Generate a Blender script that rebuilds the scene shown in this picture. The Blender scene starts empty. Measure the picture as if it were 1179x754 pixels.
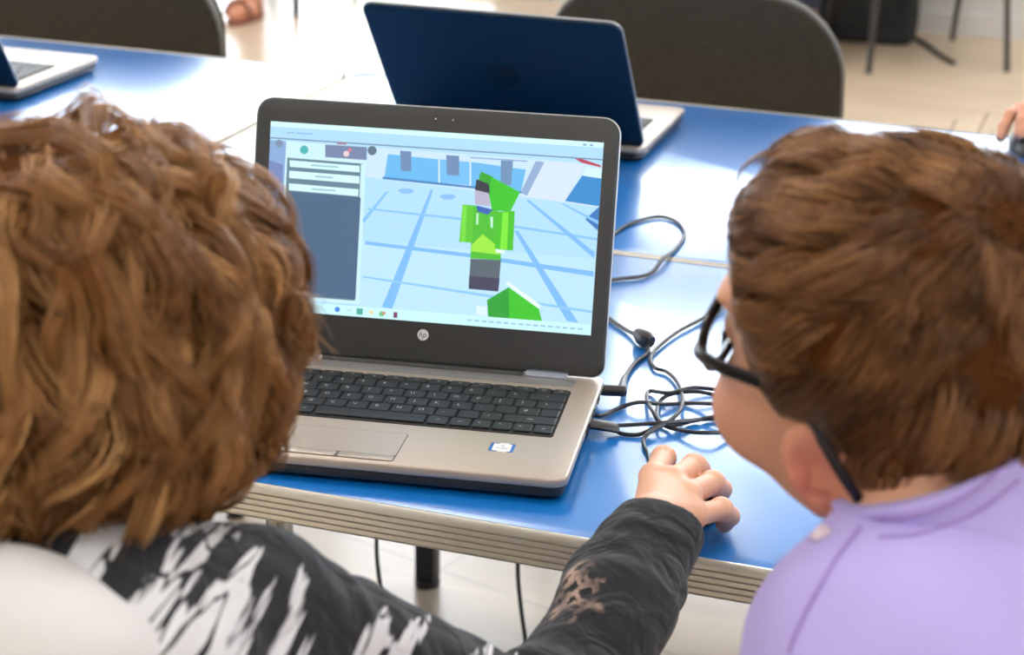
import bpy, bmesh, math, random
import numpy as np
from mathutils import Vector, Matrix
S = bpy.context.scene
COL = S.collection
PI = math.pi
rng = np.random.default_rng(7)
random.seed(7)

# ------------------------------------------------------------------ camera (solved from the photograph)
CR = np.array([[.9446, -.1298, .3013], [.3275, .3192, -.8893], [.0193, .9388, .3441]])
CC = np.array([.7613, -1.3509, 1.4303])
FPX = 2302.6
cam = bpy.data.cameras.new('camera')
camo = bpy.data.objects.new('camera', cam); COL.objects.link(camo)
M4 = np.eye(4)
q_, _ = np.linalg.qr(CR); q_ = q_ * np.sign(np.sum(q_ * CR, 0)); M4[:3, :3] = q_; M4[:3, 3] = CC
camo.matrix_world = Matrix(M4.tolist())
cam.sensor_fit = 'HORIZONTAL'; cam.sensor_width = 36; cam.lens = FPX * 36 / 1179
cam.clip_start = .05; cam.clip_end = 100
cam.dof.use_dof = True; cam.dof.focus_distance = 1.66; cam.dof.aperture_fstop = 8.0
S.camera = camo


def ray(u, v): return CR @ np.array([(u - 589.5) / FPX, -(v - 377) / FPX, -1.0])
def at(u, v, depth): return CC + ray(u, v) * depth
def onz(u, v, z): d = ray(u, v); return CC + d * ((z - CC[2]) / d[2])
def onp(u, v, o, n): d = ray(u, v); return CC + d * (((np.asarray(o) - CC) @ n) / (d @ n))

# ------------------------------------------------------------------ materials
def srgb(r, g, b):
    f = lambda c: (c / 255 / 12.92) if c / 255 <= .04045 else ((c / 255 + .055) / 1.055) ** 2.4
    return (f(r), f(g), f(b), 1)


def mat(name, col, rough=.5, metal=0, spec=.5, noise=None, bump=None, **kw):
    """noise=(scale, amount, detail): mottles the colour; bump=(scale, strength, distance)"""
    m = bpy.data.materials.new(name); m.use_nodes = True
    nt = m.node_tree; b = nt.nodes['Principled BSDF']
    b.inputs['Base Color'].default_value = col
    b.inputs['Roughness'].default_value = rough; b.inputs['Metallic'].default_value = metal
    b.inputs['Specular IOR Level'].default_value = spec
    for k, v in kw.items(): b.inputs[k.replace('_', ' ')].default_value = v
    tc = nt.nodes.new('ShaderNodeTexCoord')
    if noise:
        n = nt.nodes.new('ShaderNodeTexNoise'); n.inputs['Scale'].default_value = noise[0]; n.inputs['Detail'].default_value = noise[2] if len(noise) > 2 else 4
        nt.links.new(tc.outputs['Object'], n.inputs['Vector'])
        mx = nt.nodes.new('ShaderNodeMix'); mx.data_type = 'RGBA'
        a = noise[1]
        mx.inputs[6].default_value = (*[c * (1 - a) for c in col[:3]], 1); mx.inputs[7].default_value = (*[min(1, c * (1 + a)) for c in col[:3]], 1)
        nt.links.new(n.outputs['Fac'], mx.inputs[0]); nt.links.new(mx.outputs[2], b.inputs['Base Color'])
    if bump:
        n = nt.nodes.new('ShaderNodeTexNoise'); n.inputs['Scale'].default_value = bump[0]; n.inputs['Detail'].default_value = 3
        nt.links.new(tc.outputs['Object'], n.inputs['Vector'])
        bp = nt.nodes.new('ShaderNodeBump'); bp.inputs['Strength'].default_value = bump[1]; bp.inputs['Distance'].default_value = bump[2]
        nt.links.new(n.outputs['Fac'], bp.inputs['Height']); nt.links.new(bp.outputs['Normal'], b.inputs['Normal'])
    return m


def emit(name, col, strength):
    m = bpy.data.materials.new(name); m.use_nodes = True
    nt = m.node_tree; b = nt.nodes['Principled BSDF']
    b.inputs['Base Color'].default_value = (.02, .02, .02, 1)
    b.inputs['Emission Color'].default_value = col; b.inputs['Emission Strength'].default_value = strength
    return m

MAT = dict(
    black_plastic=mat('black_plastic', srgb(38, 38, 38), .42, bump=(900, .1, .0002)),
    bezel=mat('bezel', srgb(58, 58, 57), .45, bump=(1200, .08, .0001)),
    deck=mat('deck', srgb(186, 172, 158), .38, .35, noise=(300, .04)),
    deckgrey=mat('deckgrey', srgb(140, 138, 137), .4, .3, noise=(300, .05)),
    silver=mat('silver', srgb(205, 205, 205), .35, .4, noise=(200, .03)),
    pad=mat('pad', srgb(184, 171, 157), .32, .3, noise=(300, .03)),
    padedge=mat('padedge', srgb(95, 88, 82), .5),
    navy=mat('navy', srgb(2, 36, 52), .42, 0, .35, noise=(40, .08)),
    navylogo=mat('navylogo', srgb(5, 14, 22), .3, .3),
    key=mat('key', srgb(34, 34, 35), .5, bump=(800, .1, .0001)),
    legend=mat('legend', srgb(205, 205, 205), .6),
    keywell=mat('keywell', srgb(18, 18, 19), .7),
    white=mat('white', srgb(235, 235, 235), .5),
    hinge=mat('hinge', srgb(170, 180, 196), .2, .8),
    stickblue=mat('stickblue', srgb(45, 105, 185), .4),
    glass=mat('glass', (1, 1, 1, 1), .02, 0, .5, Transmission_Weight=1.0, IOR=1.45),
    cable=mat('cable', srgb(28, 29, 31), .45, bump=(500, .1, .0002)),
    chrome=mat('chrome', srgb(150, 148, 142), .25, .9),
    blackleg=mat('blackleg', srgb(38, 46, 54), .4, .2),
    trim=mat('trim', srgb(212, 208, 196), .36, .6, noise=(60, .06)),
    capplastic=mat('capplastic', srgb(72, 84, 98), .5),
    chairfab=mat('chairfab', srgb(76, 71, 61), .95, 0, .2, noise=(90, .25, 8), bump=(700, .5, .0015)),
    chairshell=mat('chairshell', srgb(128, 128, 124), .5),
    tubeblack=mat('tubeblack', srgb(46, 44, 42), .4, .2),
    bag=mat('bag', srgb(30, 32, 34), .8, noise=(40, .25), bump=(120, .5, .004)),
    skin=mat('skin', srgb(226, 170, 138), .5, 0, .4, noise=(45, .07, 5), bump=(420, .12, .0006), Subsurface_Weight=.12, Subsurface_Scale=.01),
    skinb=mat('skinb', srgb(222, 160, 130), .55, 0, .4, noise=(30, .1)),
    glasses=mat('glasses', srgb(24, 24, 28), .25),
    eye=mat('eye', srgb(236, 234, 230), .2),
    lavender=mat('lavender', srgb(190, 176, 240), .85, 0, .2, noise=(14, .05, 3), bump=(900, .25, .0006), Sheen_Weight=.15),
    lavseam=mat('lavseam', srgb(170, 148, 212), .85, 0, .2),
    button=mat('button', srgb(232, 214, 226), .35),
    hood=mat('hood', srgb(240, 240, 242), .9, 0, .2, bump=(500, .3, .0008)),
    trousers=mat('trousers', srgb(44, 52, 74), .9, bump=(600, .3, .0008)),
    wall=mat('wall', srgb(236, 238, 240), .8, bump=(80, .05, .001)),
    ceiling=mat('ceiling', srgb(245, 245, 245), .9, bump=(60, .05, .001)),
    winframe=mat('winframe', srgb(240, 240, 240), .4),
    greyshirt=mat('greyshirt', srgb(90, 110, 140), .9, bump=(300, .3, .001)),
    redshoe=mat('redshoe', srgb(150, 92, 74), .6, bump=(200, .2, .001)),
    lamp=emit('lamp', (1, .97, .93, 1), 17),
)

def floor_mat():
    m = mat('floor', srgb(214, 196, 176), .3, 0, .5)
    nt = m.node_tree; b = nt.nodes['Principled BSDF']
    tc = nt.nodes.new('ShaderNodeTexCoord')
    mp = nt.nodes.new('ShaderNodeMapping'); mp.inputs['Rotation'].default_value = (0, 0, .3); mp.inputs['Scale'].default_value = (1.0, 6.0, 1)
    nt.links.new(tc.outputs['Object'], mp.inputs['Vector'])
    n = nt.nodes.new('ShaderNodeTexNoise'); n.inputs['Scale'].default_value = 2.2; n.inputs['Detail'].default_value = 6; n.inputs['Distortion'].default_value = .6
    nt.links.new(mp.outputs[0], n.inputs['Vector'])
    br = nt.nodes.new('ShaderNodeTexBrick'); br.inputs['Scale'].default_value = 1; br.inputs['Mortar Size'].default_value = .003
    br.inputs['Brick Width'].default_value = 1.2; br.inputs['Row Height'].default_value = .19
    br.inputs['Color1'].default_value = srgb(236, 215, 187); br.inputs['Color2'].default_value = srgb(228, 206, 178); br.inputs['Mortar'].default_value = srgb(184, 166, 146)
    mp2 = nt.nodes.new('ShaderNodeMapping'); mp2.inputs['Rotation'].default_value = (0, 0, .3)
    nt.links.new(tc.outputs['Object'], mp2.inputs['Vector']); nt.links.new(mp2.outputs[0], br.inputs['Vector'])
    r = nt.nodes.new('ShaderNodeValToRGB'); r.color_ramp.elements[0].position = .35; r.color_ramp.elements[0].color = srgb(218, 196, 168); r.color_ramp.elements[1].position = .65; r.color_ramp.elements[1].color = srgb(240, 222, 198)
    nt.links.new(n.outputs['Fac'], r.inputs[0])
    mx = nt.nodes.new('ShaderNodeMix'); mx.data_type = 'RGBA'; mx.inputs[0].default_value = .5
    nt.links.new(br.outputs['Color'], mx.inputs[6]); nt.links.new(r.outputs[0], mx.inputs[7]); nt.links.new(mx.outputs[2], b.inputs['Base Color'])
    return m

def table_mat():
    m = mat('tabletop_blue', srgb(0, 120, 210), .42, 0, .7, noise=(7, .05), bump=(260, .04, .0004), Coat_Weight=1.0, Coat_Roughness=.2)
    return m
def rosy_skin(m):
    nt = m.node_tree; b = nt.nodes['Principled BSDF']; src = b.inputs['Base Color'].links[0].from_socket
    a = nt.nodes.new('ShaderNodeAttribute'); a.attribute_name = 'rosy'
    mx = nt.nodes.new('ShaderNodeMix'); mx.data_type = 'RGBA'; mx.inputs[7].default_value = srgb(228, 122, 92)
    k = nt.nodes.new('ShaderNodeMath'); k.operation = 'MULTIPLY'; k.inputs[1].default_value = .75; k.use_clamp = True
    nt.links.new(a.outputs['Fac'], k.inputs[0]); nt.links.new(k.outputs[0], mx.inputs[0]); nt.links.new(src, mx.inputs[6]); nt.links.new(mx.outputs[2], b.inputs['Base Color'])
rosy_skin(MAT['skin'])
MAT['floor'] = floor_mat(); MAT['blue'] = table_mat()

# ------------------------------------------------------------------ object helpers
def link(name, me, parent=None):
    o = bpy.data.objects.new(name, me); COL.objects.link(o)
    if parent: o.parent = parent
    return o


def tag(o, label, cat, group=None, kind=None):
    if label: o['label'] = label
    if cat: o['category'] = cat
    if group: o['group'] = group
    if kind: o['kind'] = kind
    return o


def thing(name, label, cat, loc=(0, 0, 0), rz=0, group=None):
    o = bpy.data.objects.new(name, None); o.empty_display_size = .05; COL.objects.link(o)
    o.location = loc; o.rotation_euler = (0, 0, rz)
    return tag(o, label, cat, group)


def obj(name, bm, m, parent=None, smooth=True, angle=40):
    me = bpy.data.meshes.new(name); bm.to_mesh(me); bm.free()
    for x in (m if isinstance(m, (list, tuple)) else [m]): me.materials.append(MAT[x] if isinstance(x, str) else x)
    if smooth:
        me.polygons.foreach_set('use_smooth', [True] * len(me.polygons))
        try: me.set_sharp_from_angle(angle=math.radians(angle))
        except Exception: pass
    return link(name, me, parent)


def struct(name, bm, m): return tag(obj(name, bm, m, smooth=False), None, None, kind='structure')


def npmesh(name, V, Fq, m, parent=None, smooth=True, attr=None):
    me = bpy.data.meshes.new(name)
    V = np.asarray(V, np.float32); Fq = np.asarray(Fq, np.int32); k = Fq.shape[1]
    me.vertices.add(len(V)); me.vertices.foreach_set('co', V.ravel())
    me.loops.add(Fq.size); me.loops.foreach_set('vertex_index', Fq.ravel())
    me.polygons.add(len(Fq)); me.polygons.foreach_set('loop_start', np.arange(0, Fq.size, k, dtype=np.int32))
    if smooth: me.polygons.foreach_set('use_smooth', np.ones(len(Fq), bool))
    me.update(calc_edges=True)
    for kx, a in (attr or {}).items():
        at_ = me.attributes.new(kx, 'FLOAT', 'POINT'); at_.data.foreach_set('value', np.asarray(a, np.float32))
    for x in (m if isinstance(m, (list, tuple)) else [m]): me.materials.append(MAT[x] if isinstance(x, str) else x)
    return link(name, me, parent)


def box(bm, c, s, bev=0, seg=2, R=None, mi=0):
    r = bmesh.ops.create_cube(bm, size=1)
    vs = r['verts']
    for v in vs: v.co = Vector((v.co.x * s[0], v.co.y * s[1], v.co.z * s[2]))
    if bev:
        es = list({e for v in vs for e in v.link_edges})
        rr = bmesh.ops.bevel(bm, geom=es, offset=bev, segments=seg, affect='EDGES', profile=.5)
        vs = list({v for f in rr['faces'] for v in f.verts} | {v for v in vs if v.is_valid})
    for v in vs:
        p = v.co.copy()
        if R is not None: p = R @ p
        v.co = p + Vector(c)
    for f in {f for v in vs for f in v.link_faces}: f.material_index = mi
    return vs


def rrect(w, h, r, n=6, cx=0, cy=0, rs=None):
    """outline of a rounded rectangle, ccw"""
    pts = []
    rs = rs or (r, r, r, r)
    for (sx, sy, a0, rr) in ((1, 1, 0, rs[0]), (-1, 1, 90, rs[1]), (-1, -1, 180, rs[2]), (1, -1, 270, rs[3])):
        for i in range(n + 1):
            a = math.radians(a0 + 90 * i / n)
            pts.append((cx + sx * (w / 2 - rr) + rr * math.cos(a), cy + sy * (h / 2 - rr) + rr * math.sin(a)))
    return pts


def prism(bm, out, z0, z1, bev=0, T=None, mi=0, seg=2):
    """extrude a 2D outline from z0 to z1, optional bevel on both rims, T maps (x,y,z)"""
    layers = []
    if bev:
        for i in range(seg + 1):
            a = PI / 2 * i / seg; layers.append((bev * (1 - math.sin(a)), z0 + bev * (1 - math.cos(a))))
        for i in range(seg + 1):
            a = PI / 2 * (1 - i / seg); layers.append((bev * (1 - math.sin(a)), z1 - bev * (1 - math.cos(a))))
    else: layers = [(0, z0), (0, z1)]
    n = len(out)
    P = np.array(out); nx = np.roll(P, -1, 0) - np.roll(P, 1, 0)
    nr = np.stack([nx[:, 1], -nx[:, 0]], 1); nr /= np.linalg.norm(nr, axis=1)[:, None] + 1e-9
    rings = []
    for off, z in layers:
        ring = []
        for i in range(n):
            p = P[i] - nr[i] * off
            q = (p[0], p[1], z)
            if T: q = T(q)
            ring.append(bm.verts.new(q))
        rings.append(ring)
    fs = []
    for a, b in zip(rings[:-1], rings[1:]):
        for i in range(n): fs.append(bm.faces.new((a[i], a[(i + 1) % n], b[(i + 1) % n], b[i])))
    fs.append(bm.faces.new(list(reversed(rings[0])))); fs.append(bm.faces.new(rings[-1]))
    for f in fs: f.material_index = mi
    return rings


def tube(bm, pts, r, n=10, cap=True, mi=0, sq=None):
    """sweep a circle (or ellipse sq=(rx,ry)) along points with parallel-transport frames"""
    P = [Vector(p) for p in pts]
    R = r if isinstance(r, (list, tuple)) else [r] * len(P)
    t0 = (P[1] - P[0]).normalized()
    u = t0.orthogonal().normalized()
    if abs(t0.z) < .95: u = t0.cross(Vector((0, 0, 1))).normalized()
    rings = []
    for i, p in enumerate(P):
        t = (P[min(i + 1, len(P) - 1)] - P[max(i - 1, 0)]).normalized()
        u = (u - t * u.dot(t)).normalized(); w = t.cross(u)
        ring = []
        for k in range(n):
            a = 2 * PI * k / n
            ax, ay = (R[i], R[i]) if not sq else sq
            ring.append(bm.verts.new(p + u * math.cos(a) * ax + w * math.sin(a) * ay))
        rings.append(ring)
    for a, b in zip(rings[:-1], rings[1:]):
        for k in range(n):
            f = bm.faces.new((a[k], a[(k + 1) % n], b[(k + 1) % n], b[k])); f.material_index = mi
    if cap:
        f = bm.faces.new(list(reversed(rings[0]))); f.material_index = mi
        f = bm.faces.new(rings[-1]); f.material_index = mi
    return rings


def spline(pts, n=8):
    """Catmull-Rom through points"""
    P = [np.array(p, float) for p in pts]; P = [2 * P[0] - P[1]] + P + [2 * P[-1] - P[-2]]
    out = []
    for i in range(1, len(P) - 2):
        for k in range(n):
            t = k / n
            out.append(.5 * ((2 * P[i]) + (-P[i - 1] + P[i + 1]) * t + (2 * P[i - 1] - 5 * P[i] + 4 * P[i + 1] - P[i + 2]) * t * t + (-P[i - 1] + 3 * P[i] - 3 * P[i + 1] + P[i + 2]) * t ** 3))
    out.append(P[-2]); return [tuple(p) for p in out]


def text_bm(bm, s, size, T, mi=0, ext=0):
    """flat letters converted to mesh, mapped by T(x,y)->point; centred"""
    c = bpy.data.curves.new('t', 'FONT'); c.body = s; c.size = size; c.align_x = 'CENTER'; c.align_y = 'CENTER'; c.resolution_u = 2
    o = bpy.data.objects.new('t', c); COL.objects.link(o)
    dg = bpy.context.evaluated_depsgraph_get(); dg.update()
    me = bpy.data.meshes.new_from_object(o.evaluated_get(dg))
    vs = [bm.verts.new(T(v.co.x, v.co.y)) for v in me.vertices]
    for p in me.polygons:
        try: f = bm.faces.new([vs[i] for i in p.vertices]); f.material_index = mi
        except ValueError: pass
    bpy.data.objects.remove(o); bpy.data.curves.remove(c); bpy.data.meshes.remove(me)

# ------------------------------------------------------------------ signed-distance modelling
def ln(v): return np.sqrt((v * v).sum(-1))
def smin(a, b, k):
    h = np.clip(.5 + .5 * (b - a) / k, 0, 1); return b + (a - b) * h - k * h * (1 - h)
def smax(a, b, k): return -smin(-a, -b, k)
def cone(P, a, b, ra, rb):
    a = np.asarray(a, float); b = np.asarray(b, float); d = b - a
    t = np.clip(((P - a) @ d) / (d @ d), 0, 1)
    return ln(P - a - t[:, None] * d) - (ra + (rb - ra) * t)
def ell(P, c, r, R=None):
    q = P - np.asarray(c, float)
    if R is not None: q = q @ np.asarray(R)
    r = np.asarray(r, float); k0 = ln(q / r); k1 = ln(q / (r * r)) + 1e-9
    return k0 * (k0 - 1) / k1
def wob(P, f, seed, amp):
    """cheap smooth 3-D wobble"""
    g = np.random.default_rng(seed); o = 0
    for _ in range(5):
        w = g.normal(size=3); w *= f * g.uniform(.6, 1.5) / np.linalg.norm(w)
        o = o + np.sin(P @ w + g.uniform(0, 6.28))
    return o * amp / 2.2


def mesh_sdf(f, lo, hi, h, st=6):
    """surface nets on a sparse grid"""
    lo = np.asarray(lo, float); n = (np.ceil((np.asarray(hi) - lo) / h / st).astype(int)) * st + 1
    nb = (n - 1) // st
    cb = np.stack(np.meshgrid(*[np.arange(k) for k in nb], indexing='ij'), -1).reshape(-1, 3)
    d = f(lo + (cb + .5) * st * h)
    act = np.abs(d) < st * h * 1.35 + .004
    G = np.repeat(np.repeat(np.repeat(np.where(d < 0, -1., 1.).reshape(nb), st, 0), st, 1), st, 2).astype(np.float32)
    G = np.pad(G, ((0, 1),) * 3, mode='edge')
    need = np.zeros(n, bool)
    lx = np.arange(st + 1)
    L = np.stack(np.meshgrid(lx, lx, lx, indexing='ij'), -1).reshape(-1, 3)
    ii = (cb[act][:, None, :] * st + L[None]).reshape(-1, 3)
    need[ii[:, 0], ii[:, 1], ii[:, 2]] = True
    I = np.argwhere(need)
    vals = np.empty(len(I), np.float32)
    for k in range(0, len(I), 300000): vals[k:k + 300000] = f(lo + I[k:k + 300000] * h)
    G[I[:, 0], I[:, 1], I[:, 2]] = vals
    neg = G < 0
    c = [G[a:n[0] - 1 + a, b:n[1] - 1 + b, e:n[2] - 1 + e] for a in (0, 1) for b in (0, 1) for e in (0, 1)]
    s = sum((x < 0).astype(np.int8) for x in c)
    C = np.argwhere((s > 0) & (s < 8))
    idx = -np.ones(n, np.int32); idx[C[:, 0], C[:, 1], C[:, 2]] = np.arange(len(C))
    acc = np.zeros((len(C), 3)); cnt = np.zeros(len(C))
    cor = [(a, b, e) for a in (0, 1) for b in (0, 1) for e in (0, 1)]
    for p in cor:
        for ax in range(3):
            if p[ax]: continue
            q = list(p); q[ax] = 1
            va = G[C[:, 0] + p[0], C[:, 1] + p[1], C[:, 2] + p[2]]; vb = G[C[:, 0] + q[0], C[:, 1] + q[1], C[:, 2] + q[2]]
            m = (va < 0) != (vb < 0)
            t = np.where(m, va / np.where(m, va - vb, 1), 0)
            pt = np.tile(np.array(p, float), (len(C), 1)); pt[:, ax] = t
            acc += pt * m[:, None]; cnt += m
    V = lo + (C + acc / cnt[:, None]) * h
    F = []
    for ax in range(3):
        sl0 = [slice(1, -1)] * 3; sl0[ax] = slice(0, -1)
        sl1 = [slice(1, -1)] * 3; sl1[ax] = slice(1, None)
        a = neg[tuple(sl0)]; b = neg[tuple(sl1)]
        E = np.argwhere(a != b)
        if not len(E): continue
        sgn = a[E[:, 0], E[:, 1], E[:, 2]]
        off = np.ones(3, int); off[ax] = 0
        E = E + off
        u, w = [(1, 2), (2, 0), (0, 1)][ax]
        def cell(du, dw):
            k = E.copy(); k[:, u] += du; k[:, w] += dw; return idx[k[:, 0], k[:, 1], k[:, 2]]
        q = np.stack([cell(-1, -1), cell(0, -1), cell(0, 0), cell(-1, 0)], 1)
        q[~sgn] = q[~sgn][:, ::-1]
        F.append(q)
    F = np.concatenate(F); F = F[(F >= 0).all(1)]
    return V, F


def grad(f, P, e=.001):
    g = np.stack([f(P + np.eye(3)[i] * e) - f(P - np.eye(3)[i] * e) for i in range(3)], -1)
    return g / (ln(g)[..., None] + 1e-9)


def hit(f, u, v, t0=.6, t1=2.0):
    """first point of surface f met along the sight line of a pixel (used to lay seams on cloth)"""
    d = ray(u, v); L = np.linalg.norm(d); t = t0
    for _ in range(160):
        s = float(f((CC + d * t)[None])[0])
        if s < .0004: break
        t += s * .7 / L
        if t > t1: return None
    return CC + d * t

# ------------------------------------------------------------------ the room
X0, X1, Y0, Y1, ZC = -5.2, 4.2, -3.6, 5.78, 3.75
bm = bmesh.new(); box(bm, ((X0 + X1) / 2, (Y0 + Y1) / 2, -.05), (X1 - X0 + .4, Y1 - Y0 + .4, .1)); struct('floor', bm, 'floor')
bm = bmesh.new(); box(bm, ((X0 + X1) / 2, (Y0 + Y1) / 2, ZC + .05), (X1 - X0 + .4, Y1 - Y0 + .4, .1)); struct('ceiling', bm, 'ceiling')


def wall_with_holes(name, axis, pos, a0, a1, holes, th=.2):
    """wall in a vertical plane; holes = [(a_lo,a_hi,z_lo,z_hi)] non-overlapping in a"""
    bm = bmesh.new()
    def slab(lo, hi, z0, z1):
        if hi - lo < 1e-4 or z1 - z0 < 1e-4: return
        if axis == 'y': box(bm, ((lo + hi) / 2, pos + th / 2, (z0 + z1) / 2), (hi - lo, th, z1 - z0))
        else: box(bm, (pos + (th / 2 if pos > 0 else -th / 2), (lo + hi) / 2, (z0 + z1) / 2), (th, hi - lo, z1 - z0))
    e = a0
    for lo, hi, z0, z1 in sorted(holes):
        slab(e, lo, 0, ZC); slab(lo, hi, 0, z0); slab(lo, hi, z1, ZC); e = hi
    slab(e, a1, 0, ZC)
    return struct(name, bm, 'wall')

WIN_BACK = [(-4.7, -1.72, .02, 3.6), (-1.5, .6, .95, 3.6), (.8, 2.9, .95, 3.6)]
WIN_LEFT = [(-2.4, -.2, .9, 2.9), (.6, 2.8, .9, 2.9)]
WIN_RIGHT = [(-2.6, -.4, .9, 2.9), (.4, 2.4, .9, 2.9)]
wall_with_holes('wall_back', 'y', Y1, X0 - .2, X1 + .2, WIN_BACK)
wall_with_holes('wall_left', 'x', X0, Y0, Y1, WIN_LEFT)
wall_with_holes('wall_right', 'x', X1, Y0, Y1, WIN_RIGHT)
wall_with_holes('wall_front', 'y', Y0 - .2, X0 - .2, X1 + .2, [])
wn = 0
for axis, pos, holes in (('y', Y1, WIN_BACK), ('x', X0, WIN_LEFT), ('x', X1, WIN_RIGHT)):
    for lo, hi, z0, z1 in holes:
        wn += 1
        bm = bmesh.new()
        def bar(a, b, za, zb, d=.07):
            if axis == 'y': box(bm, ((a + b) / 2, pos + .08, (za + zb) / 2), (b - a, d, zb - za))
            else: box(bm, (pos + (.08 if pos > 0 else -.08), (a + b) / 2, (za + zb) / 2), (d, b - a, zb - za))
        t = .05
        bar(lo, hi, z0, z0 + t); bar(lo, hi, z1 - t, z1); bar(lo, lo + t, z0, z1); bar(hi - t, hi, z0, z1)
        k = max(1, round((hi - lo) / 1.0))
        for i in range(1, k): x = lo + (hi - lo) * i / k; bar(x - .025, x + .025, z0, z1)
        w = struct('window_%d' % wn, bm, 'winframe')
        bm = bmesh.new()
        if axis == 'y': box(bm, ((lo + hi) / 2, pos + .08, (z0 + z1) / 2), (hi - lo - .02, .006, z1 - z0 - .02))
        else: box(bm, (pos + (.08 if pos > 0 else -.08), (lo + hi) / 2, (z0 + z1) / 2), (.006, hi - lo - .02, z1 - z0 - .02))
        g = bpy.data.materials.get('pane') or mat('pane', (1, 1, 1, 1), 0, Transmission_Weight=1.0, IOR=1.01)
        tag(obj('pane', bm, g, w, smooth=False), None, None, kind='structure')
bm = bmesh.new(); box(bm, ((-1.72 + X1) / 2, Y1 - .008, .04), (X1 + 1.72, .016, .08), .003); struct('baseboard_back', bm, 'wall')

# ceiling lamps
k = 0
for x in (-3.4, -1.2, 1.0, 3.0):
    for y in (-2.2, .2, 2.6, 4.8):
        t = thing('ceiling_light', 'square recessed ceiling panel light', 'light', (x, y, ZC), 0, 'ceiling panel lights')
        bm = bmesh.new()
        for sx, sy, w, h in ((0, .3, .62, .02), (0, -.3, .62, .02), (.3, 0, .02, .62), (-.3, 0, .02, .62)): box(bm, (sx, sy, -.012), (w, h, .03))
        obj('frame', bm, 'winframe', t, smooth=False)
        bm = bmesh.new(); box(bm, (0, 0, -.006), (.59, .59, .012)); obj('diffuser', bm, 'lamp', t, smooth=False)

# ------------------------------------------------------------------ tables
TZ = .74
def table(x0, x1, y0, y1, label, legs):
    t = thing('table', label, 'table', ((x0 + x1) / 2, (y0 + y1) / 2, 0), 0)
    w, d = x1 - x0, y1 - y0
    bm = bmesh.new(); prism(bm, rrect(w - .008, d - .008, .03, 6), TZ - .026, TZ, .0012); obj('tabletop', bm, 'blue', t)
    # ridged aluminium edge band following the rim
    out = rrect(w, d, .034, 6); n = len(out)
    prof = [(-.004, .0004), (-.001, .0012), (.0, .0)]
    for i in range(5):
        z = -.003 - i * .0054
        prof += [(.0012, z), (.0012, z - .0034), (-.0006, z - .0040), (-.0006, z - .0050)]
    prof += [(.0008, -.0300), (-.006, -.0305)]
    P = np.array(out); nx = np.roll(P, -1, 0) - np.roll(P, 1, 0); nr = np.stack([nx[:, 1], -nx[:, 0]], 1); nr /= np.linalg.norm(nr, axis=1)[:, None] + 1e-9
    bm = bmesh.new()
    rings = [[bm.verts.new((*(P[i] + nr[i] * o), TZ + z)) for i in range(n)] for o, z in prof]
    for a, b in zip(rings[:-1], rings[1:]):
        for i in range(n): bm.faces.new((a[(i + 1) % n], a[i], b[i], b[(i + 1) % n]))
    obj('edge_band', bm, 'trim', t, angle=25)
    # dark plastic corner caps
    for sx in (-1, 1):
        for sy in (-1, 1):
            bm = bmesh.new(); cx, cy = sx * (w / 2 - .034), sy * (d / 2 - .034)
            a0 = math.atan2(sy, sx)
            vs = []
            for z in (TZ + .0012, TZ - .0312):
                for r in (.0362, .031):
                    vs.append([bm.verts.new((cx + r * math.cos(a0 + a), cy + r * math.sin(a0 + a), z)) for a in np.linspace(-.72, .72, 9)])
            o0, i0, o1, i1 = vs
            for i in range(8):
                for a, b in ((o0, o1), (i1, i0), (i0, o0), (o1, i1)): bm.faces.new((a[i], b[i], b[i + 1], a[i + 1]))
            for j in (0, 8): bm.faces.new((o0[j], i0[j], i1[j], o1[j]) if j else (o0[j], o1[j], i1[j], i0[j]))
            bmesh.ops.recalc_face_normals(bm, faces=bm.faces)
            obj('corner_cap', bm, 'capplastic', t)
    cx, cy = (x0 + x1) / 2, (y0 + y1) / 2
    for lx, ly, r, m in legs:
        bm = bmesh.new()
        if m == 'chrome':
            tube(bm, [(lx - cx, ly - cy, 0), (lx - cx, ly - cy, TZ - .03)], r, 18)
        else:
            box(bm, (lx - cx, ly - cy, (TZ - .03) / 2), (2 * r, 2 * r, TZ - .03), .003)
        L = obj('leg', bm, m, t)
        bm = bmesh.new(); tube(bm, [(lx - cx, ly - cy, .0), (lx - cx, ly - cy, .012)], r * 1.25, 14); obj('foot_cap', bm, 'black_plastic', L)
    bm = bmesh.new()
    for yy in (-d / 2 + .16, d / 2 - .16): box(bm, (0, yy, TZ - .045), (w - .2, .02, .035), .002)
    for xx in (-w / 2 + .1, w / 2 - .1): box(bm, (xx, 0, TZ - .045), (.02, d - .34, .035), .002)
    obj('under_frame', bm, 'blackleg', t)
    return t

table(-.1, 1.3, 0, .706, 'glossy blue table in front with the open laptop and tangled cables', [(-.058, .335, .014, 'chrome'), (1.24, .335, .014, 'chrome')])
table(-1.5, -.106, 0, .706, 'glossy blue table mostly hidden behind the curly haired child on the left', [(-1.44, .335, .014, 'chrome'), (-.155, .335, .014, 'chrome')])
table(-.432, .968, .712, 1.42, 'glossy blue back table carrying the navy laptop', [(-.237, 1.215, .0155, 'blackleg'), (.9, 1.2, .0155, 'blackleg')])
table(-1.846, -.446, .712, 1.42, 'glossy blue back table at far left holding the left laptop', [(-.62, .79, .0125, 'chrome'), (-.62, 1.33, .0125, 'chrome'), (-1.77, .79, .0125, 'chrome'), (-1.77, 1.33, .0125, 'chrome')])

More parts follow.
